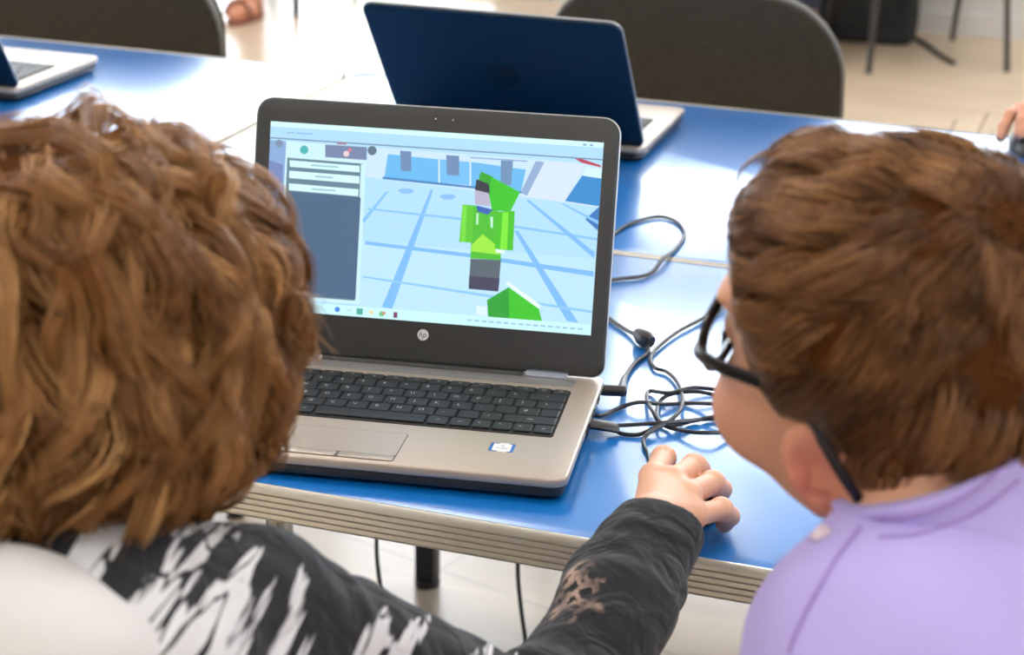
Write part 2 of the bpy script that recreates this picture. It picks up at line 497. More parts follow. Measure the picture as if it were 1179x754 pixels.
# ------------------------------------------------------------------ chairs
def chair(label, x, y, rz, group=None, dz=0.0):
    """fabric stacking chair, faces local -y"""
    t = thing('chair', label, 'chair', (x, y, 0), rz, group)
    def rot_back(p):  # back leans away from the sitter
        X, Z, Y = p; a = math.radians(11)
        return (X, .21 + (Z - .48) * math.sin(a) - Y * math.cos(a), .48 + (Z - .48) * math.cos(a) + Y * math.sin(a))
    out = rrect(.452, .335, .1, 9, 0, .70 + dz, rs=(.115, .115, .05, .05))
    out = [(x_ * (1 - .06 * max(0, (.7 - z_)) / .17), z_) for x_, z_ in out]
    bm = bmesh.new(); prism(bm, out, .0, .036, .014, T=rot_back, seg=4); obj('backrest', bm, 'chairfab', t)
    out2 = rrect(.462, .345, .1, 9, 0, .70 + dz, rs=(.12, .12, .055, .055))
    bm = bmesh.new(); prism(bm, out2, -.014, .004, .006, T=rot_back, seg=3); obj('back_shell', bm, 'chairfab', t)
    bm = bmesh.new(); o3 = out2 + out2[:1]; tube(bm, [rot_back((a, b, -.004)) for a, b in out2 + out2[:2]], .0045, 8, cap=False); obj('edge_piping', bm, 'chairshell', t)
    bm = bmesh.new(); prism(bm, rrect(.47, .42, .07, 8, 0, -.02), .43, .475, .016, seg=4); obj('seat', bm, 'chairfab', t)
    bm = bmesh.new(); prism(bm, rrect(.46, .41, .07, 8, 0, -.02), .418, .432, .004, seg=2); obj('seat_shell', bm, 'chairshell', t)
    for s in (-1, 1):
        bm = bmesh.new(); tube(bm, [(s * .21, -.20, .42), (s * .235, -.245, .0)], .01, 12, sq=(.014, .009)); obj('leg', bm, 'tubeblack', t)
        bm = bmesh.new(); tube(bm, [(s * .21, .12, .42), (s * .235, .25, .0)], .01, 12, sq=(.014, .009)); obj('leg', bm, 'tubeblack', t)
        bm = bmesh.new(); tube(bm, spline([(s * .21, -.2, .41), (s * .205, .1, .41), (s * .195, .21, .45), rot_back((s * .17, .56, -.006)), rot_back((s * .16, .68, -.014))], 5), .01, 10, sq=(.012, .008)); obj('side_tube', bm, 'tubeblack', t)
    return t

chair('dark grey fabric chair back behind the navy laptop at the back table', .045, 1.87, PI, dz=.012)
chair('dark grey fabric chair back at top left behind the left laptop', -.995, 1.87, PI, dz=-.012)

# ------------------------------------------------------------------ laptops
SCREEN = [((130, 165, 210), [(0, .1), (.05, .1), (.066, .94), (0, .94)]), ((110, 130, 180), [(.0, .206), (.043, .224), (.046, .325), (.0, .339)]), ((196, 232, 240), [(.05, .099), (.297, .103), (.3, .935), (.05, .935)]), ((112, 128, 165), [(.17, .104), (.297, .103), (.298, .171), (.172, .17)]), ((95, 125, 145), [(.056, .186), (.29, .191), (.295, .917), (.058, .916)]), ((196, 232, 240), [(.282, .192), (.292, .192), (.297, .917), (.286, .916)]), ((66, 96, 128), [(.063, .365), (.287, .37), (.288, .909), (.063, .911)]), ((205, 245, 250), [(.063, .199), (.278, .204), (.279, .238), (.065, .233)]), ((205, 245, 250), [(.064, .254), (.279, .258), (.28, .297), (.065, .293)]), ((205, 245, 250), [(.065, .321), (.279, .327), (.279, .364), (.066, .357)]),
 ((196, 222, 246), [(.303, .102), (1, .112), (1, .336), (.87, .317), (.294, .259)]), ((100, 180, 232), [(.362, .132), (.514, .142), (.518, .264), (.355, .256)]), ((110, 185, 236), [(.519, .141), (.608, .145), (.612, .266), (.524, .263)]), ((100, 180, 232), [(.613, .144), (.777, .165), (.766, .284), (.618, .27)]), ((60, 125, 185), [(.35, .252), (.771, .279), (.771, .29), (.35, .264)]), ((105, 135, 178), [(.398, .11), (.432, .11), (.435, .215), (.404, .214)]), ((105, 135, 178), [(.537, .117), (.576, .117), (.58, .22), (.543, .22)]), ((105, 140, 178), [(.701, .125), (.737, .125), (.736, .252), (.705, .251)]), ((206, 222, 242), [(.822, .115), (.947, .118), (.896, .318), (.782, .305)]), ((140, 168, 205), [(.804, .117), (.83, .119), (.785, .3), (.766, .284)]), ((45, 135, 200), [(.944, .173), (1, .179), (1, .328), (.898, .313)]), ((205, 235, 245), [(.953, .131), (.999, .135), (1, .184), (.944, .177)]), ((180, 60, 85), [(.913, .087), (.944, .092), (.996, .117), (.996, .128), (.939, .11)]), ((50, 115, 185), [(.961, .4), (1, .328), (1, .454)]),
 ((130, 185, 235), [(.397, .318), (.41, .306), (.436, .304), (.449, .313), (.437, .332), (.41, .333)]), ((130, 185, 235), [(.523, .333), (.537, .321), (.563, .32), (.576, .33), (.562, .347), (.536, .348)]), ((120, 182, 240), [(.497, .303), (.505, .302), (.402, .944), (.37, .939)]), ((125, 188, 242), [(.363, .328), (.371, .327), (.3, .506), (.296, .483)]), ((120, 182, 240), [(.308, .597), (.628, .622), (.996, .667), (.997, .694), (.628, .642), (.309, .615)]), ((130, 190, 242), [(.31, .422), (.616, .439), (1, .492), (1, .505), (.616, .452), (.311, .431)]), ((120, 182, 240), [(.783, .323), (.793, .322), (.995, .567), (.994, .599)]), ((120, 182, 240), [(.753, .485), (.766, .484), (.961, .94), (.927, .935)]), ((130, 190, 242), [(.886, .328), (.896, .327), (1, .404), (1, .422)]), ((135, 195, 245), [(.306, .781), (.629, .821), (.999, .871), (1, .884), (.63, .835), (.306, .791)]),
 ((40, 160, 30), [(.644, .19), (.681, .213), (.675, .277), (.634, .273)]), ((40, 45, 60), [(.632, .232), (.669, .251), (.677, .313), (.629, .301)]), ((178, 172, 198), [(.629, .287), (.671, .3), (.678, .367), (.632, .364)]), ((52, 190, 30), [(.676, .214), (.764, .284), (.739, .387), (.684, .389), (.673, .314)]), ((70, 185, 40), [(.629, .369), (.705, .391), (.72, .644), (.628, .647)]), ((150, 225, 60), [(.66, .515), (.715, .581), (.716, .617), (.63, .61), (.629, .578)]), ((175, 230, 190), [(.638, .409), (.645, .408), (.646, .467), (.639, .468)]), ((190, 240, 210), [(.68, .422), (.688, .421), (.69, .479), (.684, .48)]), ((50, 95, 175), [(.637, .368), (.687, .384), (.672, .414), (.641, .399)]), ((86, 195, 40), [(.595, .368), (.629, .369), (.632, .564), (.592, .565)]), ((115, 215, 60), [(.595, .373), (.608, .371), (.61, .563), (.597, .564)]), ((66, 190, 30), [(.703, .392), (.752, .383), (.754, .59), (.699, .588)]), ((120, 225, 50), [(.716, .395), (.734, .392), (.736, .587), (.715, .588)]), ((225, 240, 245), [(.702, .587), (.731, .593), (.726, .609), (.703, .605)]), ((84, 98, 108), [(.629, .649), (.72, .644), (.718, .809), (.629, .807)]), ((62, 62, 88), [(.628, .739), (.72, .74), (.718, .809), (.629, .807)]), ((225, 240, 250), [(.737, .761), (.747, .755), (.847, .864), (.84, .888)]), ((32, 155, 45), [(.686, .859), (.748, .782), (.757, .964), (.694, .963)]), ((55, 190, 32), [(.748, .782), (.842, .883), (.855, .954), (.757, .964)]), ((215, 235, 250), [(.655, .891), (.687, .893), (.688, .941), (.657, .939)])]

def rc(u0, v0, u1, v1): return [(u0, v0), (u1, v0), (u1, v1), (u0, v1)]
def disc(u, v, r): return [(u + r * math.cos(a), v + r * 1.78 * math.sin(a)) for a in np.linspace(0, 2 * PI, 12, endpoint=False)]
SCREEN = [((172, 216, 246), rc(0, 0, 1, 1)), ((182, 222, 248), rc(.3, .6, 1, .95))] + SCREEN + [
    ((206, 250, 252), rc(0, 0, 1, .026)), ((168, 214, 250), rc(0, .026, 1, .082)), ((110, 140, 172), rc(0, .084, 1, .091)),
    ((140, 180, 222), rc(.05, .05, .075, .058)), ((140, 180, 222), rc(.08, .05, .13, .058)), ((120, 160, 200), rc(.94, .012, .95, .022)), ((120, 160, 200), rc(.96, .012, .97, .022)),
    ((70, 175, 180), disc(.107, .139, .013)), ((225, 200, 205), disc(.236, .145, .009)), ((205, 120, 130), disc(.246, .125, .006)), ((90, 110, 130), disc(.314, .119, .014)), ((120, 140, 165), disc(.029, .115, .012)),
    ((150, 190, 205), rc(.13, .213, .215, .222)), ((150, 190, 205), rc(.145, .27, .2, .28)), ((150, 190, 205), rc(.135, .338, .21, .347)), ((160, 120, 140), rc(.205, .087, .235, .098)),
    ((120, 160, 200), rc(.61, .118, .78, .124)),
    ((196, 242, 250), rc(0, .945, 1, 1)), ((60, 130, 220), disc(.235, .97, .008)), ((70, 165, 150), rc(.294, .955, .313, .988)), ((235, 205, 140), disc(.339, .971, .006)), ((110, 190, 130), disc(.371, .975, .008)), ((220, 130, 110), disc(.378, .97, .005)), ((120, 60, 90), rc(.407, .96, .419, .99)), ((180, 215, 225), rc(.262, .965, .28, .975))] + \
    [((150, 195, 215), rc(.63 + .022 * i, .966, .645 + .022 * i, .976)) for i in range(16)]
SCR_M = {}
def scr_mat(c):
    if c not in SCR_M: SCR_M[c] = emit('screen_glow_%d' % len(SCR_M), srgb(*c), 1.0)
    return SCR_M[c]

KROWS = [(  # (label, width units) rows from back to front, 14.5 u wide
    .0125, [('esc', 1)] + [('f%d' % i, 1) for i in range(1, 13)] + [('ins', .75), ('del', .75)]),
    (.0178, [('`', .8)] + [(c, 1) for c in '1234567890-='] + [('<-', 1.7), ('', 0)]),
    (.0178, [('tab', 1.3)] + [(c, 1) for c in 'QWERTYUIOP[]'] + [('\\', 1.2)]),
    (.0178, [('caps', 1.6)] + [(c, 1) for c in "ASDFGHJKL;'#"] + [('', .9)]),
    (.0178, [('shift', 1.2), ('\\', .9)] + [(c, 1) for c in 'ZXCVBNM,./'] + [('shift', 2.4)]),
    (.0178, [('ctrl', 1.1), ('fn', .9), ('win', .95), ('alt', .95), ('', 5.0), ('alt', 1), ('ctrl', 1), ('<', .9), ('^', .9), ('>', .9), ('pg', .9)])]


def laptop(label, loc, rz, tilt, front, group=None):
    t = thing('laptop', label, 'laptop', loc, rz, group)
    W, D = .338, .237
    zt = .0215
    bm = bmesh.new(); prism(bm, rrect(W, D, .014, 6, W / 2, D / 2), zt - .0085, zt, .0022, seg=3)
    base = obj('base', bm, 'deck', t)
    bm = bmesh.new(); prism(bm, rrect(W - .006, D - .006, .012, 6, W / 2, D / 2), .0035, zt - .007, .003, seg=2); obj('bottom_shell', bm, 'black_plastic', base)
    for sx in (.04, W - .04):
        for sy in (.03, D - .03): bm = bmesh.new(); tube(bm, [(sx, sy, 0), (sx, sy, .006)], .008, 12); obj('rubber_foot', bm, 'black_plastic', base)
    bm = bmesh.new(); box(bm, (W / 2, .209, zt), (.29, .017, .0012), .0005); obj('speaker_strip', bm, 'deckgrey', base)
    for yy, ww in ((.19, .012), (.155, .014), (.12, .014)):  # side ports on the right edge
        bm = bmesh.new(); box(bm, (W - .0008, yy, .0165), (.003, ww, .005)); obj('port', bm, 'keywell', base)
    # keyboard
    kx0, kx1, ky0, ky1 = .0245, .3135, .0842, .1905
    bm = bmesh.new(); prism(bm, rrect(kx1 - kx0, ky1 - ky0, .003, 4, (kx0 + kx1) / 2, (ky0 + ky1) / 2), zt - .001, zt + .0005)
    kb = obj('keyboard', bm, 'keywell', t)
    cache = {}; allk = None if front else bmesh.new()
    y = ky1 - .0012
    for rh, keys in KROWS:
        tot = sum(w for _, w in keys); u = (kx1 - kx0 - .002) / tot; x = kx0 + .001
        for lab, w in keys:
            if w == 0: continue
            kw, kh = w * u - .0022, rh - .0022
            cx, cy = x + w * u / 2, y - rh / 2; x += w * u
            b = bmesh.new() if front else allk
            prism(b, rrect(kw, kh, .0016, 3, 0 if front else cx, 0 if front else cy), zt + .0006, zt + .0024, .0006, seg=1)
            if front:
                if lab:
                    s_ = .0062 if len(lab) == 1 else .0034
                    ox, oy = (-kw * .16, kh * .05) if len(lab) == 1 else (0, 0)
                    text_bm(b, lab, s_, lambda a, c, ox=ox, oy=oy: (a + ox, c + oy, zt + .00246), 1)
                k_ = obj('key', b, ['key', 'legend'], kb, angle=30); k_.location = (cx, cy, 0)
        y -= rh
    if not front: obj('key', allk, 'key', kb)
    # touchpad
    bm = bmesh.new(); prism(bm, rrect(.0972, .0588, .003, 4, .145, .0352), zt - .0004, zt + .00015, mi=0)
    tp = obj('touchpad', bm, 'padedge', t, smooth=False)
    bm = bmesh.new(); prism(bm, rrect(.0955, .0462, .0025, 4, .145, .0408), zt - .0002, zt + .0003); obj('pad_surface', bm, 'pad', tp, smooth=False)
    for cx in (.1205, .1695):
        bm = bmesh.new(); prism(bm, rrect(.0465, .0098, .002, 4, cx, .0115), zt - .0002, zt + .0009, .0004, seg=2); obj('touchpad_button', bm, 'pad', tp)
    if front:
        bm = bmesh.new(); cx, cy = .2755, .0545
        prism(bm, rrect(.021, .0175, .0015, 3, cx, cy), zt - .0002, zt + .00015, mi=0)
        prism(bm, rrect(.0155, .0145, .001, 3, cx, cy), zt, zt + .0002, mi=1)
        prism(bm, rrect(.0085, .0178, .0004, 2, cx + .001, cy), zt, zt + .00019, mi=1)
        text_bm(bm, 'CORE', .0036, lambda a, c: (a + cx, c + cy - .002, zt + .00026), 0)
        text_bm(bm, 'i5', .0045, lambda a, c: (a + cx, c + cy + .003, zt + .00026), 0)
        obj('sticker', bm, ['stickblue', 'white'], base, smooth=False)['label'] = 'small white sticker with blue corner brackets'
    # lid
    yh, zh = .222, .020
    st, ct = math.sin(tilt), math.cos(tilt)
    def T(p):  # p = (x, height along the lid, outward toward the user)
        x, v, o = p; return (x, yh + v * st - o * ct, zh + v * ct + o * st)
    bm = bmesh.new(); prism(bm, rrect(W, .2345, .016, 7, W / 2, .1213, rs=(.016, .016, .012, .012)), -.0075, 0, .0025, T=T, seg=3)
    lid = obj('lid', bm, 'navy', t)
    bm = bmesh.new()  # silver rim line round the lid
    o1 = rrect(W + .0012, .2357, .0165, 7, W / 2, .1213, rs=(.0165, .0165, .0125, .0125)); prism(bm, o1, -.0035, -.0012, .0004, T=T, seg=1); obj('rim', bm, 'silver', lid)
    bm = bmesh.new(); prism(bm, rrect(W - .003, .2318, .0148, 7, W / 2, .1213, rs=(.0148, .0148, .011, .011)), -.0002, .0010, .0006, T=T, seg=2); obj('bezel', bm, 'bezel', lid)
    sx0, sv1, sw, sh = .0144, .2165, .3094, .174
    if front:
        bm = bmesh.new(); mats = []; ix = {}
        for i, (c, pl) in enumerate(SCREEN):
            m = scr_mat(c)
            if m.name not in ix: ix[m.name] = len(mats); mats.append(m)
            o = .0011 + i * .000012
            vs = [bm.verts.new(T((sx0 + min(1, max(0, u)) * sw, sv1 - v * sh, o))) for u, v in pl]
            f = bm.faces.new(vs); f.material_index = ix[m.name]
        n0 = Vector((0, -ct, st))
        for f in bm.faces:
            f.normal_update()
            if f.normal.dot(n0) < 0: f.normal_flip()
        obj('screen', bm, mats, lid, smooth=False)['label'] = 'lit screen showing a light blue tiled room and a blocky figure in green'
    else:
        bm = bmesh.new(); prism(bm, [(sx0, sv1 - sh), (sx0 + sw, sv1 - sh), (sx0 + sw, sv1), (sx0, sv1)], .0005, .0013, T=T); obj('screen', bm, emit('screen_soft', srgb(150, 190, 225), .6), lid, smooth=False)
    bm = bmesh.new()  # webcam
    tube(bm, [T((W / 2, .2282, .0008)), T((W / 2, .2282, .0013))], .0022, 14, mi=0); tube(bm, [T((W / 2, .2282, .0012)), T((W / 2, .2282, .0015))], .0010, 10, mi=1)
    tube(bm, [T((W / 2 + .016, .2282, .0008)), T((W / 2 + .016, .2282, .0012))], .0008, 8, mi=1)
    obj('webcam', bm, ['keywell', 'legend'], lid)
    def logo(cx, cv, r, out, m, mt, sgn):
        bm = bmesh.new(); n = 28
        ring = [[bm.verts.new(T((cx + rr * math.cos(2 * PI * i / n), cv + rr * math.sin(2 * PI * i / n), out))) for i in range(n)] for rr in (r, r * .97)]
        for i in range(n):
            f = bm.faces.new((ring[0][i], ring[0][(i + 1) % n], ring[1][(i + 1) % n], ring[1][i]))
        f = bm.faces.new(ring[1])
        def TT(a, b): b_ = b; return T((cx + sgn * (a + b_ * .28), cv + b_, out + (.0001 if out > 0 else -.0001)))
        text_bm(bm, 'hp', r * 1.45, TT, 1)
        nn = Vector((0, -ct, st)) * (1 if out > 0 else -1)
        for f in bm.faces:
            f.normal_update()
            if f.normal.dot(nn) < 0: f.normal_flip()
        obj('logo', bm, [m, mt], lid, smooth=False)
    logo(W / 2, .0305, .0052, .0011, 'white', 'bezel', 1)
    logo(W / 2, .125, .0215, -.0076, 'navylogo', 'navy', -1)
    # hinges
    for cx in (.0525, .2865):
        bm = bmesh.new(); tube(bm, [(cx - .019, yh - .0, zh + .0005), (cx + .019, yh - .0, zh + .0005)], .0068, 18)
        box(bm, (cx, yh - .006, zh - .002), (.038, .010, .008), .001)
        obj('hinge', bm, 'hinge', t)
    bm = bmesh.new(); tube(bm, [(.075, yh, zh), (.264, yh, zh)], .0052, 14); obj('hinge_cover', bm, 'black_plastic', t)
    return t

laptop('open grey laptop on the front table, its lit screen showing a green blocky figure', (0, .0017, TZ + .0006), math.radians(8.919), .255, True)
laptop('navy laptop with a round logo, turned away on the table behind the lit laptop', (.11, 1.313, TZ + .0006), 3.1416 + .01, .645, False)
laptop('navy laptop cut off at the far left edge above the curly hair', (-.794, 1.272, TZ + .0006), 3.1416 + .009, .541, False)

# ------------------------------------------------------------------ cables on the table
def Z(u, v, z=.0028): return onz(u, v, TZ + z)
def cable(name, label, pts, r=.0022, cat='cable', n=8, parent=None):
    bm = bmesh.new(); tube(bm, spline(pts, n), r, 8)
    o = obj(name, bm, 'cable', parent)
    return tag(o, label, cat) if label else o
# charger lead: out behind the laptop, ferrite bead, angled plug
pl = thing('charger_cable', 'black charger lead with an angled plug in the right side of the open laptop', 'cable', Z(718, 440, 0))
def loc(o, pts): L = np.array(o.location); return [tuple(np.asarray(p) - L) for p in pts]
bm = bmesh.new(); tube(bm, spline(loc(pl, [Z(640, 332), Z(672, 345), Z(702, 367), Z(722, 380), Z(737, 387, .006)]), 8), .0022, 8)
tube(bm, spline(loc(pl, [Z(746, 396, .006), Z(745, 407), Z(732, 417), Z(722, 430, .004), Z(717, 444, .010)]), 8), .0022, 8); obj('lead', bm, 'cable', pl)
bm = bmesh.new(); tube(bm, loc(pl, [Z(735, 384, .008), Z(740, 388, .009), Z(745, 391, .009), Z(750, 394, .008)]), [.006, .0085, .0085, .006], 14); obj('ferrite_bead', bm, 'black_plastic', pl)
bm = bmesh.new(); tube(bm, loc(pl, [Z(690, 449, .012), Z(696, 449, .012), Z(719, 450, .012), Z(721, 450, .012)]), [.0045, .0052, .0052, .0035], 14)
tube(bm, loc(pl, [Z(716, 449, .012), Z(717, 442, .011), Z(719, 434, .008)]), [.0045, .0038, .0025], 12); obj('plug', bm, 'black_plastic', pl)
cable('cable_loop', 'thin black cable looping over the table joint right of the open laptop', [Z(664, 300), Z(690, 283), Z(712, 265), Z(735, 254), Z(760, 249), Z(780, 256), Z(788, 270), Z(778, 286), Z(764, 297, .006), Z(752, 312), Z(738, 318), Z(712, 321), Z(672, 328)], .0022)
# the tangled mouse lead
ml = thing('mouse_cable', 'tangled black lead coiled on the blue table right of the open laptop', 'cable', Z(750, 470, 0))
tang = [(700, 490, .006), (725, 489), (770, 486), (815, 482), (842, 480), (856, 466), (840, 452), (800, 446), (770, 452), (748, 450), (745, 460), (752, 474), (762, 488), (788, 496), (818, 498), (850, 495), (858, 485), (835, 478), (800, 484), (770, 490), (757, 480), (760, 462), (775, 453), (806, 451), (838, 460), (848, 470), (825, 465), (792, 464), (762, 465), (735, 463), (712, 470), (694, 478), (684, 478, .006)]
P = []
for i, q in enumerate(tang):
    P.append(Z(q[0], q[1], q[2] if len(q) > 2 else .0028 + .0030 * (i % 3)))
bm = bmesh.new(); tube(bm, spline(loc(ml, P), 8), .0019, 8)
tube(bm, spline(loc(ml, [Z(834, 352), Z(806, 368), Z(780, 382), Z(757, 400), Z(749, 412), Z(754, 423), Z(768, 428), Z(780, 440, .004), Z(786, 458, .008), Z(783, 472, .009), Z(770, 485, .008), Z(752, 495, .006), Z(745, 500, .005), Z(741, 506), Z(742, 514), Z(746, 522), Z(748, 532, .005)]), 8), .0019, 8)
tube(bm, spline(loc(ml, [Z(706, 493, .006), Z(716, 499), Z(735, 500), Z(752, 493, .006), Z(764, 487, .009)]), 8), .0019, 8)
obj('lead', bm, 'cable', ml)
bm = bmesh.new(); tube(bm, loc(ml, [Z(679, 488, .011), Z(683, 488, .011), Z(702, 491, .009), Z(708, 492, .007)]), [.004, .0058, .0055, .003], 12, sq=(.0075, .0042)); obj('usb_plug', bm, 'black_plastic', ml)
cable('hanging_cable', 'thin dark cable hanging under the front table left of the black table leg', [(-.085, .66, .70), (-.090, .67, .55), (-.100, .70, .40), (-.104, .70, .33), (-.099, .70, .27), (-.093, .72, .15), (-.09, .74, .003), (-.13, .85, .003)], .0028)
cable('hanging_cable', 'thin dark cable hanging under the front table beside the black hoodie sleeve', [(.08, .66, .70), (.079, .67, .55), (.081, .70, .38), (.080, .70, .33), (.085, .70, .28), (.094, .70, .22), (.10, .72, .1), (.10, .74, .003), (.05, .83, .003)], .0028)

# ------------------------------------------------------------------ far background
def bag(label, x, y, rz):
    t = thing('backpack', label, 'bag', (x, y, 0), rz)
    def f(P):
        q = P * 1.0
        b = np.abs(q - np.array([0, 0, .19])) - np.array([.15, .085, .17]); d = ln(np.maximum(b, 0)) + np.minimum(b.max(1), 0) - .03
        return np.maximum(d + wob(P, 26, 3, .008), -(P[:, 2] - .002))
    V, F = mesh_sdf(f, (-.22, -.16, -.01), (.22, .16, .44), .012); npmesh('body', V, F, 'bag', t)
    bm = bmesh.new(); prism(bm, rrect(.24, .2, .04, 6, 0, .15), .108, .135, .012, T=lambda p: (p[0], -p[2], p[1]), seg=3); obj('front_pocket', bm, 'bag', t)
    bm = bmesh.new(); tube(bm, spline([(-.04, 0, .39), (-.03, 0, .43), (.03, 0, .43), (.04, 0, .39)], 6), .008, 8); obj('handle', bm, 'bag', t)
    for s in (-1, 1):
        bm = bmesh.new(); tube(bm, spline([(s * .08, .11, .37), (s * .09, .17, .3), (s * .1, .17, .15), (s * .12, .11, .05)], 6), .01, 8, sq=(.02, .005)); obj('strap', bm, 'bag', t)
bag('black backpack on the floor against the far wall behind chair legs', -.325, 5.60, .06)
chair('far chair with thin dark legs standing in front of the white wall at top right', -.111, 5.357, .49)
chair('far chair whose single dark leg shows left of the navy laptop lid', -2.49, 5.37, -.05)
cable('floor_strip', 'short thin dark strip lying on the far floor between the chair legs', [onz(1045, 40, .004), onz(1062, 49, .004), onz(1080, 62, .004), onz(1098, 73, .004)], .009)  # thin dark tube laid flat along the floor between the chair legs

# ------------------------------------------------------------------ people
def nrm(v): v = np.asarray(v, float); return v / np.linalg.norm(v)

class Head:
    """local axes: x forward, y to the person's left, z up; unit = metres times scale"""
    def __init__(s, c, fwd, up, scale, cheek=0.0):
        s.c = np.asarray(c, float); f = nrm(fwd); l = nrm(np.cross(up, f)); u = np.cross(f, l)
        s.M = np.stack([f, l, u], 1); s.s = scale; s.cheek = cheek
    def w(s, p): return s.c + s.s * (np.asarray(p, float) @ s.M.T)
    def l(s, P): return (P - s.c) @ s.M / s.s
    def skull(s, q):
        d = ell(q, (-.012, 0, .028), (.105, .081, .090))
        return smin(d, ell(q, (-.045, 0, .01), (.062, .066, .07)), .03)
    def local(s, q, ears=True):
        d = s.skull(q)
        d = smin(d, ell(q, (.030, 0, -.032), (.063, .060, .078)), .03)
        for y in (-1, 1):
            d = smin(d, ell(q, (.056, y * .036, -.046), (.034 + s.cheek, .030 + s.cheek, .034)), .02)
            d = smin(d, cone(q, (.004, y * .050, -.070), (.060, y * .014, -.100), .018, .016), .025)
        d = smin(d, ell(q, (.070, 0, -.098), (.019, .022, .016)), .02)
        d = smin(d, ell(q, (.088, 0, .026), (.012, .045, .008)), .015)
        d = smin(d, cone(q, (.094, 0, .010), (.112, 0, -.028), .007, .0115), .012)
        for y in (-1, 1):
            d = smin(d, ell(q, (.103, y * .011, -.031), (.009, .007, .007)), .006)
            d = smax(d, -ell(q, (.102, y * .031, .004), (.012, .016, .011)), .008)
            d = smin(d, ell(q, (.080, y * .031, .003), (.013, .0145, .0125)), .003)
        d = smin(d, ell(q, (.093, 0, -.060), (.009, .022, .0055)), .006)
        d = smin(d, ell(q, (.092, 0, -.070), (.009, .019, .006)), .006)
        d = smax(d, -ell(q, (.105, 0, -.065), (.010, .02, .0012)), .003)
        if ears:
            for y in (-1, 1):
                a = .58
                R = np.array([[math.cos(a), y * math.sin(a), 0], [-y * math.sin(a), math.cos(a), 0], [0, 0, 1]]).T
                tl = .25; R2 = np.array([[math.cos(tl), 0, math.sin(tl)], [0, 1, 0], [-math.sin(tl), 0, math.cos(tl)]])
                Q = (q - np.array([-.013, y * .083, -.022])) @ R @ R2
                e = ell(Q, (0, 0, .002), (.0195, .0065, .032))
                e = smin(e, ell(Q, (.004, -y * .0, -.024), (.010, .006, .012)), .006)
                e = smax(e, -ell(Q, (.004, y * .0065, .003), (.0105, .0055, .020)), .004)
                e = smin(e, ell(Q, (.013, y * .001, -.004), (.005, .005, .008)), .004)
                d = smin(d, e, .007)
        return d
    def __call__(s, P): return s.local(s.l(P)) * s.s


def hand_sdf(P, h):
    w = h['wrist']; d = None
    m = [f[0] for f in h['fingers']]
    d = ell(P, w, (.019,) * 3)
    for i, p in enumerate(m): d = smin(d, cone(P, w, p, .0150, .0105), .010)
    for a, b in zip(m[:-1], m[1:]): d = smin(d, cone(P, a, b, .0095, .0095), .006)
    for ch, r in zip(h['fingers'], (.0096, .0099, .0096, .0088)):
        f = None
        for k in range(3):
            rr = r * (1 - .07 * k)
            c = cone(P, ch[k], ch[k + 1], rr, rr * .93); f = c if f is None else smin(f, c, .0035)
        f = smin(f, ell(P, ch[1], (r * 1.06,) * 3), .003)
        d = smin(d, f, .0032)
    t = h['thumb']
    d = smin(d, smin(cone(P, t[0], t[1], .0125, .0100), cone(P, t[1], t[2], .0098, .0084), .004), .007)
    if 'arm' in h: d = smin(d, cone(P, w, h['arm'], .0190, .0230), .01)
    return d


def hand_px(u, v, z): return onz(u, v, TZ + z)
HAND = dict(wrist=hand_px(748, 605, .050), arm=np.array([.4436, -.12, .790]),
    fingers=[[hand_px(752, 549, .050), hand_px(764, 527, .043), hand_px(770, 524, .024), hand_px(768, 531, .012)],
             [hand_px(774, 554, .053), hand_px(799, 537, .046), hand_px(810, 541, .030), hand_px(806, 552, .014)],
             [hand_px(790, 571, .050), hand_px(820, 556, .042), hand_px(830, 563, .027), hand_px(825, 575, .013)],
             [hand_px(797, 594, .043), hand_px(830, 586, .034), hand_px(840, 594, .022), hand_px(834, 603, .010)]],
    thumb=[hand_px(752, 585, .030), hand_px(751, 557, .018), hand_px(760, 536, .009)])


def cloth_mat(name, dark, light):
    return None

def hair_mat(name, dark, mid, light):
    m = mat(name, mid, .42, 0, .4)
    nt = m.node_tree; b = nt.nodes['Principled BSDF']
    a = nt.nodes.new('ShaderNodeAttribute'); a.attribute_name = 'rnd'
    r = nt.nodes.new('ShaderNodeValToRGB'); e = r.color_ramp.elements
    e[0].position = 0; e[0].color = dark; e[1].position = 1; e[1].color = light; x = e.new(.5); x.color = mid
    nt.links.new(a.outputs['Fac'], r.inputs[0]); nt.links.new(r.outputs[0], b.inputs['Base Color'])
    return m


def strands_mesh(name, Pts, rad, rnd, m, parent, extra=None):
    """Pts (N,T,3) -> three-sided tapering tubes; extra=(V,F,rnd) a scalp shell added to the same mesh"""
    N, T, _ = Pts.shape
    tg = np.gradient(Pts, axis=1); tg /= np.linalg.norm(tg, axis=2)[..., None] + 1e-9
    ref = np.array([.31, .52, .79]); u = np.cross(tg, ref); u /= np.linalg.norm(u, axis=2)[..., None] + 1e-9; w = np.cross(tg, u)
    V = np.stack([Pts + rad[..., None] * (math.cos(a) * u + math.sin(a) * w) for a in (0, 2.0944, 4.1888)], 2).reshape(-1, 3)
    b = (np.arange(N)[:, None] * T + np.arange(T - 1)[None]).ravel() * 3
    F = np.concatenate([np.stack([b + k, b + (k + 1) % 3, b + 3 + (k + 1) % 3, b + 3 + k], 1) for k in range(3)])
    R = np.repeat(rnd, T * 3)
    if extra:
        F = np.concatenate([F, extra[1] + len(V)]); V = np.concatenate([V, extra[0]]); R = np.concatenate([R, np.full(len(extra[0]), extra[2])])
    o = npmesh(name, V, F, [m, 'hair_base'], parent, attr={'rnd': R})
    if extra:
        mi = np.zeros(len(F), np.int32); mi[len(F) - len(extra[1]):] = 1; o.data.polygons.foreach_set('material_index', mi)
    return o
MAT['hair_base'] = mat('hair_base', srgb(84, 50, 24), .95, 0, .05, noise=(60, .3), bump=(220, .8, .003))


